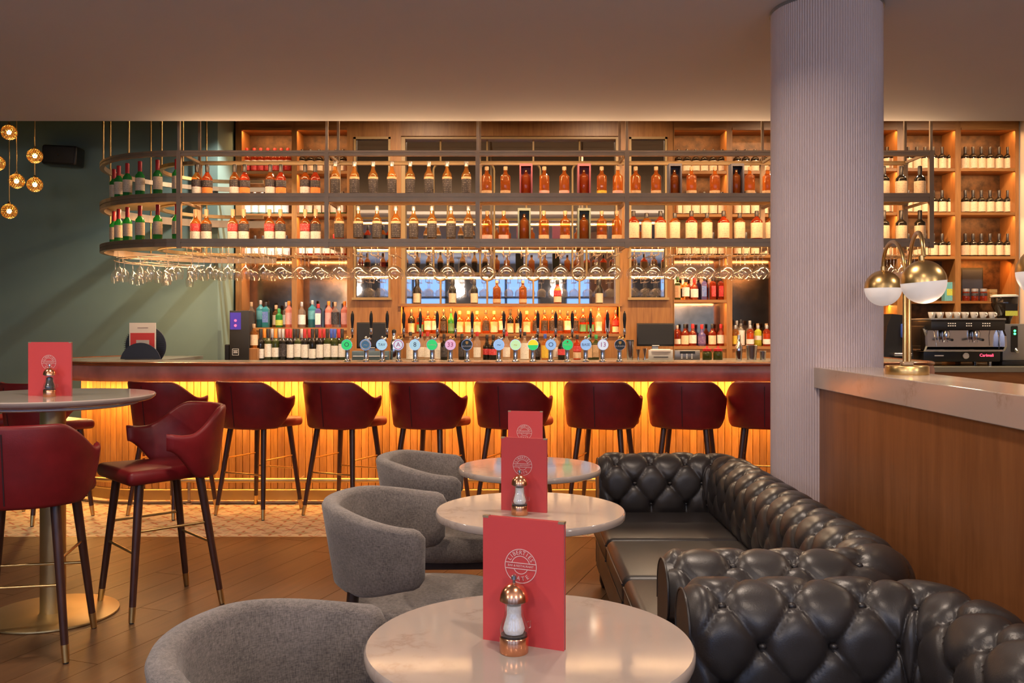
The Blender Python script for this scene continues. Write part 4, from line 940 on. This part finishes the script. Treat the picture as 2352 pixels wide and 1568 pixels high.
for x_ in (-.17, .13):
    gpm = MB().lathe([(.034, .29), (.036, .33), (.028, .36)], 16, (x_, .0, 0)); gpm.lathe([(.032, .262), (.034, .288)], 16, (x_, 0, 0)); gh = gpm.build('group_head', M['chrome'], cf, 50)
    MB().tube((x_, -.02, .275), (x_ - .01, -.15, .262), .011, .013).build('portafilter_handle', M['black'], gh, 50)
    MB().tube((x_ - .012, 0, .265), (x_ - .02, 0, .235), .006).tube((x_ + .012, 0, .265), (x_ + .02, 0, .235), .006).build('spout', M['chrome'], gh, 50)
for x_ in (-.30, .33): MB().path([(x_, -.02, .36), (x_, -.04, .30), (x_ + .012, -.05, .20)], .005, 7).build('steam_wand', M['chrome'], cf, 60)
mb = MB()
for c0 in (-.18, .0, .16):
    for a in range(4 if c0 else 3):
        for z in (.395, .418): mb.bb(c0 + a * .022, c0 + a * .022 + .012, -.0635, -.060, z, z + .010)
mb.build('button_row', M['ink_white'], cf)
MB().tube((.05, .052, .10), (.05, .04, .10), .030, .030, 20).build('gauge', M['white'], cf, 40)
MB().path([(.05 + .03 * cos(rad(a)), .04, .10 + .03 * sin(rad(a))) for a in range(0, 360, 20)], .004, 6, closed=True).build('gauge_rim', M['chrome'], cf, 60)
mb = MB(); text_verts('Carimali', .042, Matrix.Translation((.26, .048, .105)) @ Matrix.Rotation(pi / 2, 4, 'X'), mb); mb.build('red_lettering', M['led_red'], cf)
MB().bb(-.26, -.17, .047, .05, .096, .108).build('white_lettering', M['ink_white'], cf)
for x_ in (-.3, .33): 
    for y_ in (.12, .42): MB().lathe([(.02, 0), (.024, .04)], 12, (x_, y_, 0)).build('foot', M['steel'], cf, 50)
cupm = MB().lathe([(.022, 0), (.026, .004), (.036, .05), (.037, .062), (.034, .062), (.028, .02), (.001, .015)], 18).mesh('bowl', 50)
hm = MB().path([(.034, 0, .05), (.052, 0, .048), (.054, 0, .026), (.031, 0, .018)], .0045, 6).mesh('handle', 60)
for i, x_ in enumerate((-.30, -.22, -.13, -.05, .03, .12, .21, .30)):
    c = thing('coffee_cup', '%s white coffee cup from the left on top of the coffee machine' % ORD[i], 'cup', (cmx + x_, CMY + .02, CZ0 + .475), 0, 'coffee cups on the machine')
    mk('bowl', cupm, M['cup'], c); h_ = mk('handle', hm, M['cup'], c)
    c.rotation_euler = (0, 0, -1.9 + i * .1)
# grinders
gr = thing('coffee_grinder', 'grey coffee grinder with a bean hopper and green lights', 'grinder', (wx(2337, CMY), CMY + .02, CZ0))
MB().rbox(-.13, .13, .02, .30, 0, .05, .01, 2).build('base', M['black'], gr, 40); MB().rbox(-.115, .115, .04, .28, .05, .42, .012, 2).build('body', M['grey_metal'], gr, 40)
MB().rbox(-.035, .035, .03, .045, .14, .40, .006, 1).build('front_strip', M['black'], gr); MB().tube((.02, .01, .14), (.02, .05, .16), .016, .03).build('dosing_spout', M['steel'], gr, 50)
for z in (.35, .32): disc(.011, .024, .030, 14).xf(Matrix.Translation((0, 0, z))).build('indicator', M['led_green'], gr)
MB().lathe([(.05, .42), (.06, .46), (.12, .60), (.125, .68), (.115, .69)], 20, (-.03, .16, 0)).build('hopper', M['g_dark'], gr, 50)
MB().lathe([(.13, .69), (.13, .705), (.10, .715)], 20, (-.03, .16, 0)).build('hopper_lid', M['pale_grey'], gr, 50)
MB().bb(-.09, .03, .03, .036, .55, .62).build('hopper_sticker', M['black'], gr); MB().bb(-.09, .03, .029, .036, .50, .55).build('lime_sticker', M['lab_lime'], gr)
gd = thing('coffee_grinder', 'tall black grinder behind the brass table lamp', 'grinder', (wx(2070, CMY), CMY + .05, CZ0))
MB().prism([(-.16, 0), (.16, 0), (.15, .12), (.11, .50), (-.06, .52), (-.11, .40)], 0, .22).xf(Matrix.Rotation(pi / 2, 4, 'X') @ Matrix.Translation((0, 0, -.24))).build('body', M['black'], gd)
MB().rbox(-.20, .20, -.02, .24, 0, .05, .01, 2).build('base', M['black'], gd, 40); MB().rbox(-.08, .10, -.08, .05, .10, .13, .006, 1).build('tray', M['steel'], gd); MB().rbox(.02, .06, -.01, .02, .28, .42, .01, 2).build('lever', M['cap_blue'], gd, 40)
# small things on the short shelf
zs = Zp(691)
for i, px in enumerate((2219, 2239, 2259)):
    t = thing('preserve_jar', '%s small red preserve jar from the left on the short shelf' % ORD[i], 'jar', (wx(px, BF + .05), BF + .05, zs), 0, 'preserve jars')
    MB().lathe([(.034, 0), (.037, .008), (.037, .085), (.03, .10)], 16).build('body', M['g_red'], t, 50); MB().lathe([(.034, .10), (.035, .128), (.03, .13)], 16).build('lid', M['cap_grey'], t, 50); MB().shell([(.0382, .055), (.0382, .085)], 16).build('label', M['lab_blackl'], t, 50)
t = thing('tablet', 'dark tablet leaning behind the red preserve jars', 'tablet', (wx(2233, BF + .16), BF + .16, zs)); MB().rbox(-.12, .12, 0, .012, 0, .36, .005, 1).build('body', M['screen'], t, 40); MB().bb(-.105, .105, -.001, .001, .02, .34).build('display', M['navy'], t)
t = thing('gin_box', 'teal gift box on the short shelf beside the cabinet post', 'box', (wx(2177, BF + .1), BF + .1, zs)); MB().rbox(-.05, .05, -.04, .04, 0, .20, .003, 1).build('carton', M['lab_teal'], t); MB().bb(-.03, .035, -.0415, -.04, .06, .13).build('label', M['lab_lime'], t)
t = thing('crate', 'little wooden crate at the end of the short shelf', 'crate', (wx(2276, BF + .1), BF + .1, zs))
for z in (0, .045, .09): MB().bb(-.04, .04, -.05, -.042, z, z + .035).build('slat', M['gold_wood'], t); MB().bb(-.04, .04, .042, .05, z, z + .035).build('slat', M['gold_wood'], t)
for x_ in (-.04, .033): MB().bb(x_, x_ + .007, -.042, .042, 0, .125).build('side', M['gold_wood'], t)

# ------------------------------------------------------------------ brass pendants and loudspeaker
emis('bulb', (1, .62, .22), 26)
def lattice(r):
    bm = bmesh.new(); bmesh.ops.create_icosphere(bm, subdivisions=3, radius=r); mb = MB()
    for e in bm.edges: mb.tube(e.verts[0].co, e.verts[1].co, .0021, None, 4)
    bm.free(); return mb.mesh('globe')
PR = .066
lat = lattice(PR); bulbm = MB().sphere((0, 0, 0), .020, 12, 8).mesh('bulb', 60); capm = MB().lathe([(.008, PR - .004), (.014, PR), (.010, PR + .012), (.006, PR + .02)], 12).mesh('globe_cap', 50)
PY = 7.95
for i, (px, pys, w) in enumerate(((21, (304, 485), 'outer left rod'), (38, (416,), 'single globe rod'), (80, (358, 424), 'rod nearest the loudspeaker'), (-6, (375,), 'rod at the picture edge'))):
    x = wx(px, PY + i * .08); Y = PY + i * .08
    t = thing('pendant_light', 'brass lattice globe pendant, %s' % w, 'pendant lamp', (x, Y, 3.76), 0, 'brass globe pendants')
    zl = min(wz(p, Y) for p in pys); MB().tube((0, 0, 0), (0, 0, zl + PR - 3.76), .005, None, 8).build('rod', M['brass'], t, 50)
    MB().lathe([(.05, -.02), (.05, 0)], 18).build('ceiling_rose', M['brass'], t, 50)
    for p in pys:
        g_ = mk('globe', lat, M['brass'], t, (0, 0, wz(p, Y) - 3.76)); mk('globe_cap', capm, M['brass'], g_); mk('bulb', bulbm, M['bulb'], g_)
sp = thing('loudspeaker', 'black loudspeaker bracketed on the green wall beside the pendants', 'speaker', pt(145, 359, 8.82), 0)
MB().rbox(-.17, .17, -.09, .10, -.095, .095, .025, 3).xf(Matrix.Rotation(rad(3), 4, 'Y')).build('cabinet', M['black'], sp, 40)
MB().rbox(-.155, .155, -.097, -.085, -.08, .08, .012, 2).xf(Matrix.Rotation(rad(3), 4, 'Y')).build('grille', M['black_matte'], sp, 40)
disc(.010, -.101, -.096, 14).build('badge', M['chrome'], sp); MB().tube((0, .09, 0), (0, .18, 0), .02).build('bracket', M['black'], sp)

# ------------------------------------------------------------------ curved upholstered shells
def sstep(a, b, x):
    t = min(1, max(0, (x - a) / (b - a))); return t * t * (3 - 2 * t)
def shell_mesh(name, a, b, th_max, ztop, zbot, th, flare, n=56, y0=0):
    rows = None; st = []
    for i in range(n + 1):
        t = -1 + 2 * i / n; q = rad(th_max) * t
        nx, ny = sin(q) / a, -cos(q) / b; l = math.hypot(nx, ny); nx, ny = nx / l, ny / l
        px_, py_ = a * sin(q), y0 - b * cos(q)
        zt, zb = ztop(abs(t)), zbot(abs(t)); h = th / 2
        edge = 1 - .75 * sstep(.955, 1.0, abs(t))
        h *= edge
        pr = [(h * .55, zb), (h, zb + .014), (h, zb + (zt - zb) * .35), (h, zb + (zt - zb) * .7), (h, zt - .018), (h * .72, zt - .005), (0, zt), (-h * .72, zt - .005), (-h, zt - .018), (-h, zb + (zt - zb) * .7), (-h, zb + (zt - zb) * .35), (-h, zb + .014), (-h * .55, zb)]
        st.append([(px_ + nx * (d + flare * (z - .62)), py_ + ny * (d + flare * (z - .62)), z) for d, z in pr])
    rows = [[st[i][k] for i in range(n + 1)] for k in range(len(st[0]))]
    return MB().strips(rows)

# ------------------------------------------------------------------ red bar stools
def make_stool():
    t = thing('bar_stool', '', 'bar stool', (0, 0, 0), 0, 'red leather bar stools')
    sb = MB().rbox(-.225, .225, -.205, .255, .632, .700, .028, 4)
    sb.v = [(x * (math.sqrt(max(.05, 1 - (y / .232) ** 2)) if y < 0 else 1), y, z + (.012 * (1 - (x / .23) ** 2) * (1 - ((y - .02) / .24) ** 2) if z > .68 else 0)) for x, y, z in sb.v]
    sb.build('seat', M['leather_red'], t, 50)
    ztop = lambda u: .982 - .122 * sstep(.36, .80, u) + .010 * sstep(.85, 1, u)
    zbot = lambda u: .640 + .150 * sstep(.60, 1.0, u) ** 1.2
    bk = shell_mesh('backrest', .248, .235, 110, ztop, zbot, .034, .12).build('backrest', M['leather_red'], t, 60)
    MB().path([(0, -.235 - .018 - .12 * (z - .62), z) for z in (.66, .75, .85, .95)], .0028, 6).build('seam', M['seam_dark'], bk, 60)
    feet = []
    for sx in (-1, 1):
        for sy in (-1, 1):
            p0 = Vector((sx * .150, -.118 if sy < 0 else .175, .64)); p1 = Vector((sx * .215, -.205 if sy < 0 else .235, .0))
            k = p0.lerp(p1, .885); lg = MB().tube(p0, k, .0215, .0155, 12).build('leg', M['walnut'], t, 50)
            MB().tube(k, p1 + Vector((0, 0, .004)), .0160, .0135, 12).build('ferrule', M['brass'], lg, 50)
            MB().tube(p1 + Vector((0, 0, .004)), p1, .011, None, 10).build('glide', M['black'], lg, 50)
            feet.append((p0, p1))
    at = lambda i, z: feet[i][0].lerp(feet[i][1], (.64 - z) / .64)
    for i, j, z in ((0, 1, .41), (2, 3, .41), (0, 2, .31), (1, 3, .31)): MB().tube(at(i, z), at(j, z), .0065, None, 8).build('stretcher', M['brass'], t, 50)
    return t
stool0 = make_stool()
def put_stool(x, y, face, label, first=[True]):
    o = stool0 if first[0] else copy_tree(stool0); first[0] = False
    o.location = (x, y, 0); o.rotation_euler = (0, 0, rad(face - 90)); o['label'] = label
lefts = (300, 502, 703, 902, 1099, 1307, 1502, 1687)
faces = (67, 66, 66, 66, 67, 71, 72, 72)
for i, (l, f_) in enumerate(zip(lefts, faces)):
    put_stool(-1.88 + (l - 502) * 6.6 / F, 6.70, f_, 'red leather bar stool drawn up to the bar, %s of eight counted from the left' % ORD[i])
put_stool(-1.735, 4.515, 222.4, 'red leather bar stool turned sideways right of the high round table')
put_stool(-2.075, 3.865, 101, 'red leather bar stool seen from behind in front of the high round table')
put_stool(-3.36, 6.52, 55, 'red leather bar stool behind the high table at the bar end')
put_stool(-3.95, 6.75, 40, 'red leather bar stool at the picture edge beyond the bar end')

# ------------------------------------------------------------------ grey tub chairs
def make_chair():
    t = thing('tub_chair', '', 'chair', (0, 0, 0), 0, 'grey tub chairs')
    n = 40; pr = [(.80, .345), (.94, .352), (1.0, .375), (1.0, .425), (.95, .447), (.80, .456), (.4, .460), (.001, .461)]
    rows = []
    for s_, z in pr:
        r_ = []
        for i in range(n + 1):
            q = 2 * pi * i / n; c, s2 = cos(q), sin(q)
            r_.append((.265 * s_ * math.copysign(abs(c) ** .72, c), .02 + .275 * s_ * math.copysign(abs(s2) ** .72, s2), z))
        rows.append(r_)
    mb = MB().strips(rows, close_prof=False); mb.f.append(tuple(range(n)))
    mb.build('seat', M['fabric'], t, 60)
    ztop = lambda u: .785 - .045 * sstep(.3, 1.0, u) - .030 * max(0, (u - .93) / .07) ** 2
    zbot = lambda u: .500 + .045 * sstep(.5, 1.0, u) + .030 * max(0, (u - .93) / .07) ** 2
    shell_mesh('backrest', .300, .285, 101, ztop, zbot, .060, .16).build('backrest', M['fabric'], t, 70)
    for sx in (-1, 1):
        MB().tube((sx * .205, -.190, .55), (sx * .225, -.235, 0), .021, .014, 10).build('leg', M['wenge'], t, 50)
        MB().tube((sx * .19, .17, .36), (sx * .235, .235, 0), .021, .014, 10).build('leg', M['wenge'], t, 50)
        MB().bb(sx * .20 - .015, sx * .20 + .015, -.21, .20, .315, .350).build('side_rail', M['wenge'], t)
    MB().bb(-.20, .20, -.015, .015, .315, .346).build('cross_rail', M['wenge'], t)
    return t
ch0 = make_chair()
for i, (x, y, f_, lab) in enumerate(((-.345, 1.755, 0, 'grey woven tub chair nearest the viewer at the front round table'), (-.32, 3.17, -2, 'grey woven tub chair at the middle round table'), (-.285, 4.17, 2, 'grey woven tub chair farthest back beside the stools'))):
    o = ch0 if i == 0 else copy_tree(ch0); o.location = (x, y, 0); o.rotation_euler = (0, 0, rad(f_ - 90)); o['label'] = lab

# ------------------------------------------------------------------ tables
def low_table(x, y, R, label):
    t = thing('round_table', label, 'table', (x, y, 0), 0, 'low round stone tables')
    MB().lathe([(R - .012, .712), (R - .002, .716), (R, .722), (R, .735), (R - .004, .740)], 72).build('tabletop', M['stone'], t, 40)
    MB().lathe([(.030, .02), (.030, .70)], 20).build('pedestal', M['bronze'], t, 50); MB().lathe([(.12, .70), (.12, .712)], 24).build('mount_plate', M['bronze'], t, 50)
    MB().lathe([(.21, 0), (.21, .010), (.19, .016), (.03, .022)], 40).build('base', M['bronze'], t, 40)
low_table(.035, 1.84, .332, 'round pale stone table nearest the viewer')
low_table(.064, 3.164, .330, 'middle of the three round pale stone tables')
low_table(.08, 4.115, .323, 'farthest of the three low stone tables, reflecting the tap badges')
HT = (-2.2, 4.34); HZT = 1.05
t = thing('high_table', 'high round white table on a brass pedestal with red stools', 'table', (HT[0], HT[1], 0))
MB().lathe([(.38, HZT - .038), (.435, HZT - .030), (.452, HZT - .022), (.460, HZT - .012), (.460, HZT - .004), (.456, HZT)], 80).build('tabletop', M['stone'], t, 40)
MB().lathe([(.36, HZT - .052), (.38, HZT - .046), (.38, HZT - .036)], 60).build('sub_plate', M['pale_grey'], t, 40)
MB().lathe([(.057, .012), (.057, HZT - .05)], 32).build('pedestal', M['brass_soft'], t, 50)
MB().lathe([(.292, 0), (.295, .004), (.294, .010), (.288, .013), (.06, .015)], 64).build('base', M['brass_soft'], t, 40)

# ------------------------------------------------------------------ menus and mills
def annulus(mb, r0, r1, a0=0, a1=360, n=48, y=-.0006):
    vs = []; n = max(6, int(n * (a1 - a0) / 360))
    for i in range(n + 1):
        q = rad(a0 + (a1 - a0) * i / n); vs += [(r0 * cos(q), y, r0 * sin(q)), (r1 * cos(q), y, r1 * sin(q))]
    mb.add(vs, [(2 * i, 2 * i + 1, 2 * i + 3, 2 * i + 2) for i in range(n)])
def emblem(R):
    mb = MB(); annulus(mb, R * .955, R); annulus(mb, R * .555, R * .60, 14, 166); annulus(mb, R * .43, R * .47, 205, 335)
    RX = Matrix.Rotation(pi / 2, 4, 'X')
    def arc(word, r, span, mid, size, flip):
        for i, c in enumerate(word):
            q = mid + (span / 2 - span * i / (len(word) - 1)) * (1 if not flip else -1)
            m_ = Matrix.Translation((r * cos(rad(q)), -.0006, r * sin(rad(q)))) @ Matrix.Rotation(rad(90 - q) + (pi if flip else 0), 4, 'Y') @ RX
            text_verts(c, size, m_, mb, .0002)
    arc('LIBERTIES', R * .775, 122, 90, R * .34, False); arc('GATE', R * .735, 68, 270, R * .34, True)
    text_verts('BAR & RESTAURANT', R * .175, Matrix.Translation((0, -.0006, 0)) @ RX, mb, .0002)
    for z in (.17, -.17): mb.bb(-R * .95, R * .95, -.0008, -.0004, z * R - R * .022, z * R + R * .022)
    return mb
def menu(x, y, z, rz, w, h, label):
    t = thing('menu_card', label, 'menu', (x, y, z), rz, 'red menu cards')
    MB().bb(-w / 2, w / 2, -.0055, -.003, 0, h).build('front_cover', M['menu_red'], t); MB().bb(-w / 2, w / 2, .003, .0055, 0, h).build('back_cover', M['menu_red'], t)
    MB().bb(-w / 2 + .002, w / 2 - .0012, -.003, .003, .001, h - .0015).build('pages', M['menu_edge'], t)
    for s_ in (-1, 1): MB().bb(s_ * w / 2 - (.012 if s_ > 0 else .0006), s_ * w / 2 + (.0006 if s_ > 0 else .012), -.006, .006, h - .004, h + .0006).build('corner_guard', M['bronze'], t)
    e = emblem(h * .137).build('emblem', M['menu_ink'], t); e.location = (-.004, -.0058, h * .625)
menu(.0235, 1.8145 + .006, .74, rad(-23), .175, .253, 'red menu card standing on the round table nearest the viewer')
menu(.042, 3.130, .74, rad(-19), .165, .253, 'red menu card standing on the middle low table')
menu(.061, 4.11, .74, rad(-10), .158, .253, 'red menu card on the farthest low table, mostly hidden by the middle one')
menu(wx(115.5, 4.28), 4.28, HZT, 0, .203, .253, 'red menu card standing on the high round table')
def mill(x, y, z, fill, label):
    t = thing('salt_mill' if fill == 'salt' else 'pepper_mill', label, 'mill', (x, y, z), .3, 'copper table mills')
    MB().lathe([(.0275, 0), (.0285, .002), (.0285, .030), (.0275, .032)], 28).build('base', M['copper'], t, 50)
    MB().lathe([(.026, .032), (.026, .036)], 24).build('collar', M['black'], t, 50)
    MB().shell([(.0275, .036), (.0285, .046), (.026, .056), (.0195, .072), (.0175, .085), (.0185, .098)], 28).build('jar', M['glass'], t, 60)
    MB().lathe([(.0185, .038), (.0215, .046), (.019, .056), (.0145, .072), (.0140, .092 if fill == 'salt' else .088), (.0005, .094)], 22).build('filling', M['salt' if fill == 'salt' else 'pepper'], t, 60)
    MB().lathe([(.0215, .098), (.0235, .099), (.0235, .102)], 24).build('ring', M['steel'], t, 50)
    MB().lathe([(.0285 * cos(rad(a)) if a < 88 else .002, .102 + .034 * sin(rad(a))) for a in range(0, 91, 10)], 28).build('dome', M['copper'], t, 60)
    MB().lathe([(.003, .134), (.003, .141), (.006, .143), (.0055, .150), (.0005, .153)], 12).build('knob', M['steel'], t, 50)
    MB().path([(.027, 0, .056), (.034, 0, .058), (.034, 0, .046), (.030, 0, .044)], .002, 6).build('hook', M['glass'], t, 60)
mill(.004, 1.778, .74, 'salt', 'copper-domed salt mill before the front menu card')
mill(.026, 3.072, .74, 'salt', 'copper-domed salt mill on the middle low table')
mill(wx(114, 4.22), 4.22, HZT, 'pepper', 'copper-domed pepper mill on the high round table')

# ------------------------------------------------------------------ black chesterfield sofas
TA, TB, TV0, TAMP = .180, .108, .120, .045
prof0 = [(.025, .34), (.010, .42), (.0, .48), (-.002, .54)] + [(.098 + .098 * cos(rad(a)), .586 + .096 * sin(rad(a))) for a in range(180, -46, -6)]
def resample(p, d):
    out = [p[0]]; acc = 0
    L_ = [math.dist(p[i], p[i + 1]) for i in range(len(p) - 1)]; tot = sum(L_); n = int(tot / d)
    for k in range(1, n + 1):
        s_ = tot * k / n; i = 0; a = 0
        while i < len(L_) - 1 and a + L_[i] < s_: a += L_[i]; i += 1
        f_ = min(1, (s_ - a) / L_[i]); out.append((p[i][0] + (p[i + 1][0] - p[i][0]) * f_, p[i][1] + (p[i + 1][1] - p[i][1]) * f_))
    return out, tot
prof, PL = resample(prof0, .0085)
pn = []
for i in range(len(prof)):
    a, c = prof[max(0, i - 2)], prof[min(len(prof) - 1, i + 2)]; tx, tz = c[0] - a[0], c[1] - a[1]; l = math.hypot(tx, tz); pn.append((-tz / l, tx / l))
def tuft(u, v):
    vv = max(v, TV0 - .0) - TV0
    def pil(u_, v_):
        s_ = u_ / TA + v_ / (2 * TB); t_ = u_ / TA - v_ / (2 * TB)
        hs, ht = abs(sin(pi * s_)), abs(sin(pi * t_))
        fu, fv = u_ / TA, v_ / TB; a_ = round(s_); b_ = round(t_)
        bu, bv = (a_ + b_) / 2 * TA, (a_ - b_) * TB                       # nearest button
        r2 = (u_ - bu) ** 2 + (v_ - bv) ** 2
        return 1 - .24 * ((1 - hs) ** 2 + (1 - ht) ** 2) - .19 * ((1 - hs) ** 10 + (1 - ht) ** 10) - .26 * math.exp(-r2 / .00050)
    p = pil(u, vv)
    if v < TV0:
        f_ = (TV0 - v) / TV0; p = p + (1 - p) * .0 ; q = 1 - .55 * (1 - abs(sin(pi * u / TA))) ** 3.0
        p = p * (1 - sstep(0, .45, f_)) + q * .8 * sstep(0, .45, f_)
    return p
btn = MB().sphere((0, 0, 0), .0118, 10, 6, .7).mesh('button', 60)
def sofa(label, y0, y1, xf_, xi, ncush):
    t = thing('chesterfield_sofa', label, 'sofa', (xf_, y0, 0), 0, 'black chesterfield sofas')
    OW = .21; yn, yf, ri = y0 + OW, y1 - OW, .06
    # stations of the inner line: position, outward normal, lattice coordinate
    st = []; du = .0085
    L1 = xi - ri - xf_; k = int(L1 / du)
    for i in range(k): st.append((xf_ + L1 * i / k, yn, 0, -1, L1 * i / k, 0))
    ul = L1; na = 22; ue = (ri + .09) * pi / 2
    for i in range(na): q = -90 + 90 * i / na; st.append((xi - ri, yn + ri, cos(rad(q)), sin(rad(q)), ul + ue * i / na, ri))
    ul += ue; L2 = yf - yn - 2 * ri; k = int(L2 / du)
    for i in range(k): st.append((xi, yn + ri + L2 * i / k, 1, 0, ul + L2 * i / k, 0))
    ul += L2
    for i in range(na): q = 90 * i / na; st.append((xi - ri, yf - ri, cos(rad(q)), sin(rad(q)), ul + ue * i / na, ri))
    ul += ue; k = int(L1 / du)
    for i in range(k + 1): st.append((xi - ri - L1 * i / k, yf, 0, 1, ul + L1 * i / k, 0))
    tot = st[-1][4]; ph = -.105
    def P(s_, j, extra=0.0):
        x, y, nx, ny, u, rc = s_; o, z = prof[j]; no, nz = pn[j]; v = PL * j / (len(prof) - 1)
        endf = math.sqrt(sstep(-.004, .045, min(u, tot - u))); d = (TAMP * tuft(u + ph, v) - .014) * endf - .004 * (1 - endf) + extra
        d *= sstep(0, .05, PL - v + .01)
        o2, z2 = o + no * d, z + nz * d
        return (x + nx * (rc + o2) - xf_, y + ny * (rc + o2) - y0, z2)
    rows = [[P(s_, j) for s_ in st] for j in range(len(prof))]
    up = MB().strips(rows, close_prof=False).build('upholstered_back', M['leather_black'], t, 180)
    for j in range(5):
        v = TV0 + TB * j
        if v > PL - .03: break
        jj = round(v / PL * (len(prof) - 1)); i0 = 0
        while True:
            u = TA * (i0 + (.5 if j % 2 else 0)) - ph; i0 += 1
            if u > tot - .03: break
            if u < .03: continue
            s_ = min(st, key=lambda q: abs(q[4] - u)); mk('button', btn, M['leather_black'], up, P(s_, jj, .010))
    # outer skin, fronts of the arms, plinth
    def line(o): return [(x + nx * (rc + o) - xf_, y + ny * (rc + o) - y0) for x, y, nx, ny, u, rc in st[::4] + [st[-1]]]
    MB().strips([[(x, y, z) for x, y in line(o)] for o, z in ((.150, .57), (.168, .53), (.165, .10), (.02, .10), (.02, .36))]).build('outer_panel', M['leather_black'], t, 40)
    for yy, sg in ((yn, -1), (yf, 1)):
        pol = [(o, z) for o, z in prof0] + [(.165, .50), (.165, .10), (.012, .10)]
        pv = [(yy + sg * o - y0, z) for o, z in pol]
        mb = MB().prism(pv, -.004, .02).xf(Matrix(((0, 0, 1, 0), (1, 0, 0, 0), (0, 1, 0, 0), (0, 0, 0, 1)))); mb.build('arm_front', M['leather_black'], t, 40)
        MB().path([(-.003, yy + sg * o - y0, z) for o, z in prof0[3:] + [(.168, .40), (.165, .12)]], .0035, 6).build('piping', M['leather_black'], t, 60)
    a, c = yn + .012, yf - .012; W_ = (c - a) / ncush
    for k in range(ncush):
        cu = MB().rbox(-.035, xi - xf_ - .0, a + k * W_ + .003 - y0, a + (k + 1) * W_ - .003 - y0, .295, .425, .034, 4)
        cy = a + (k + .5) * W_ - y0
        cu.v = [(x, y, z + (.016 * (1 - ((x - .28) / .34) ** 2) * (1 - ((y - cy) / (W_ / 2)) ** 2) if z > .40 else 0)) for x, y, z in cu.v]
        co = cu.build('seat_cushion', M['leather_black'], t, 50)
        y_a, y_b = a + k * W_ + .02 - y0, a + (k + 1) * W_ - .02 - y0
        for z in (.392, .322): MB().path([(-.034, y_a, z), (-.036, cy, z), (-.034, y_b, z)], .0042, 6).build('piping', M['leather_black'], co, 60)
    MB().rbox(-.005, xi - xf_ + .05, yn - y0 - .01, yf - y0 + .01, .10, .296, .01, 2).build('seat_base', M['leather_black'], t, 40)
    for x_ in (.04, xi - xf_ + .08):
        for y_ in (.10, y1 - y0 - .10): MB().lathe([(.022, 0), (.032, .03), (.03, .10)], 14, (x_, y_, 0)).build('foot', M['wenge'], t, 50)
    return t
sofa('black buttoned leather chesterfield sofa nearest the viewer', .22, 2.51, .455, 1.03, 3)
sofa('black buttoned leather chesterfield sofa reaching back beside the column', 2.60, 4.89, .455, 1.03, 3)

# ------------------------------------------------------------------ brass globe table lamps on the ledge
emis('lamp_opal', (.88, .80, .74), .16)
def table_lamp(x, y, label):
    t = thing('table_lamp', label, 'lamp', (x, y, 1.19), 0, 'brass globe table lamps')
    MB().lathe([(.080, 0), (.081, .003), (.081, .031), (.079, .034)], 48).build('base', M['brass'], t, 40)
    MB().rbox(-.022, .022, -.016, .016, .034, .050, .004, 1).build('pole_socket', M['bronze'], t)
    GRD = .077
    for sx, g, tilt in ((-1, Vector((.050, .35, .352)), 0), (1, Vector((-.094, -.35, .345)), rad(5))):
        h0, h1, H = .40, g.z + GRD + .012, .115; x0 = -.0085 * -sx
        pts = [(x0, 0, .04), (x0, 0, .2), (x0, 0, h0)]
        for a in range(15, 181, 11):
            f_ = (1 - cos(rad(a))) / 2; pts.append((x0 + (g.x - x0) * f_, g.y * f_, h0 + (h1 - h0) * f_ + H * sin(rad(a))))
        MB().path(pts, .0078, 10).build('stem', M['brass'], t, 60)
        hm_ = [(GRD * cos(rad(a)) + (1e-5 if a == 90 else 0), GRD * sin(rad(a))) for a in range(0, 91, 9)]
        sh = MB().shell(hm_, 40).lathe([(.010, GRD - .004), (.010, GRD + .016)], 14).build('globe_cap', M['brass'], t, 60); sh.location = g; sh.rotation_euler = (0, -tilt, 0)
        lo = MB().shell([(r_ * .994, -z_) for r_, z_ in hm_], 40).build('globe_glass', M['lamp_opal'], t, 60); lo.location = g; lo.rotation_euler = (0, -tilt, 0)
    light('table_lamp_glow', 'POINT', (x - .02, y - .30, 1.19 + .20), 1.2, WARM, sx=.05)
table_lamp(1.548, 3.55, 'brass table lamp with two half-white globes on the stone ledge')
table_lamp(1.548, 2.37, 'second brass globe lamp on the ledge, cut by the picture edge')

# ------------------------------------------------------------------ opal fill globes added behind the viewer to brighten the room
emis('fill_opal', (1, .86, .70), 1.2)
for i, (x, y) in enumerate(((-3.4, -.6), (-1.2, -1.2), (1.0, -1.2), (3.6, -.4))):
    t = thing('fill_globe', '%s opal fill globe added behind the viewer' % ORD[i], 'pendant lamp', (x, y, CZ), 0, 'added fill globes behind the viewer')
    MB().tube((0, 0, 0), (0, 0, -.42), .006).build('rod', M['brass'], t, 50); MB().lathe([(.05, -.02), (.05, 0)], 18).build('ceiling_rose', M['brass'], t, 50)
    MB().sphere((0, 0, -.56), .14, 24, 14).build('globe', M['fill_opal'], t, 60)
    light('fill_glow', 'POINT', (x, y, CZ - .75), 46, (1, .85, .73), sx=.12)
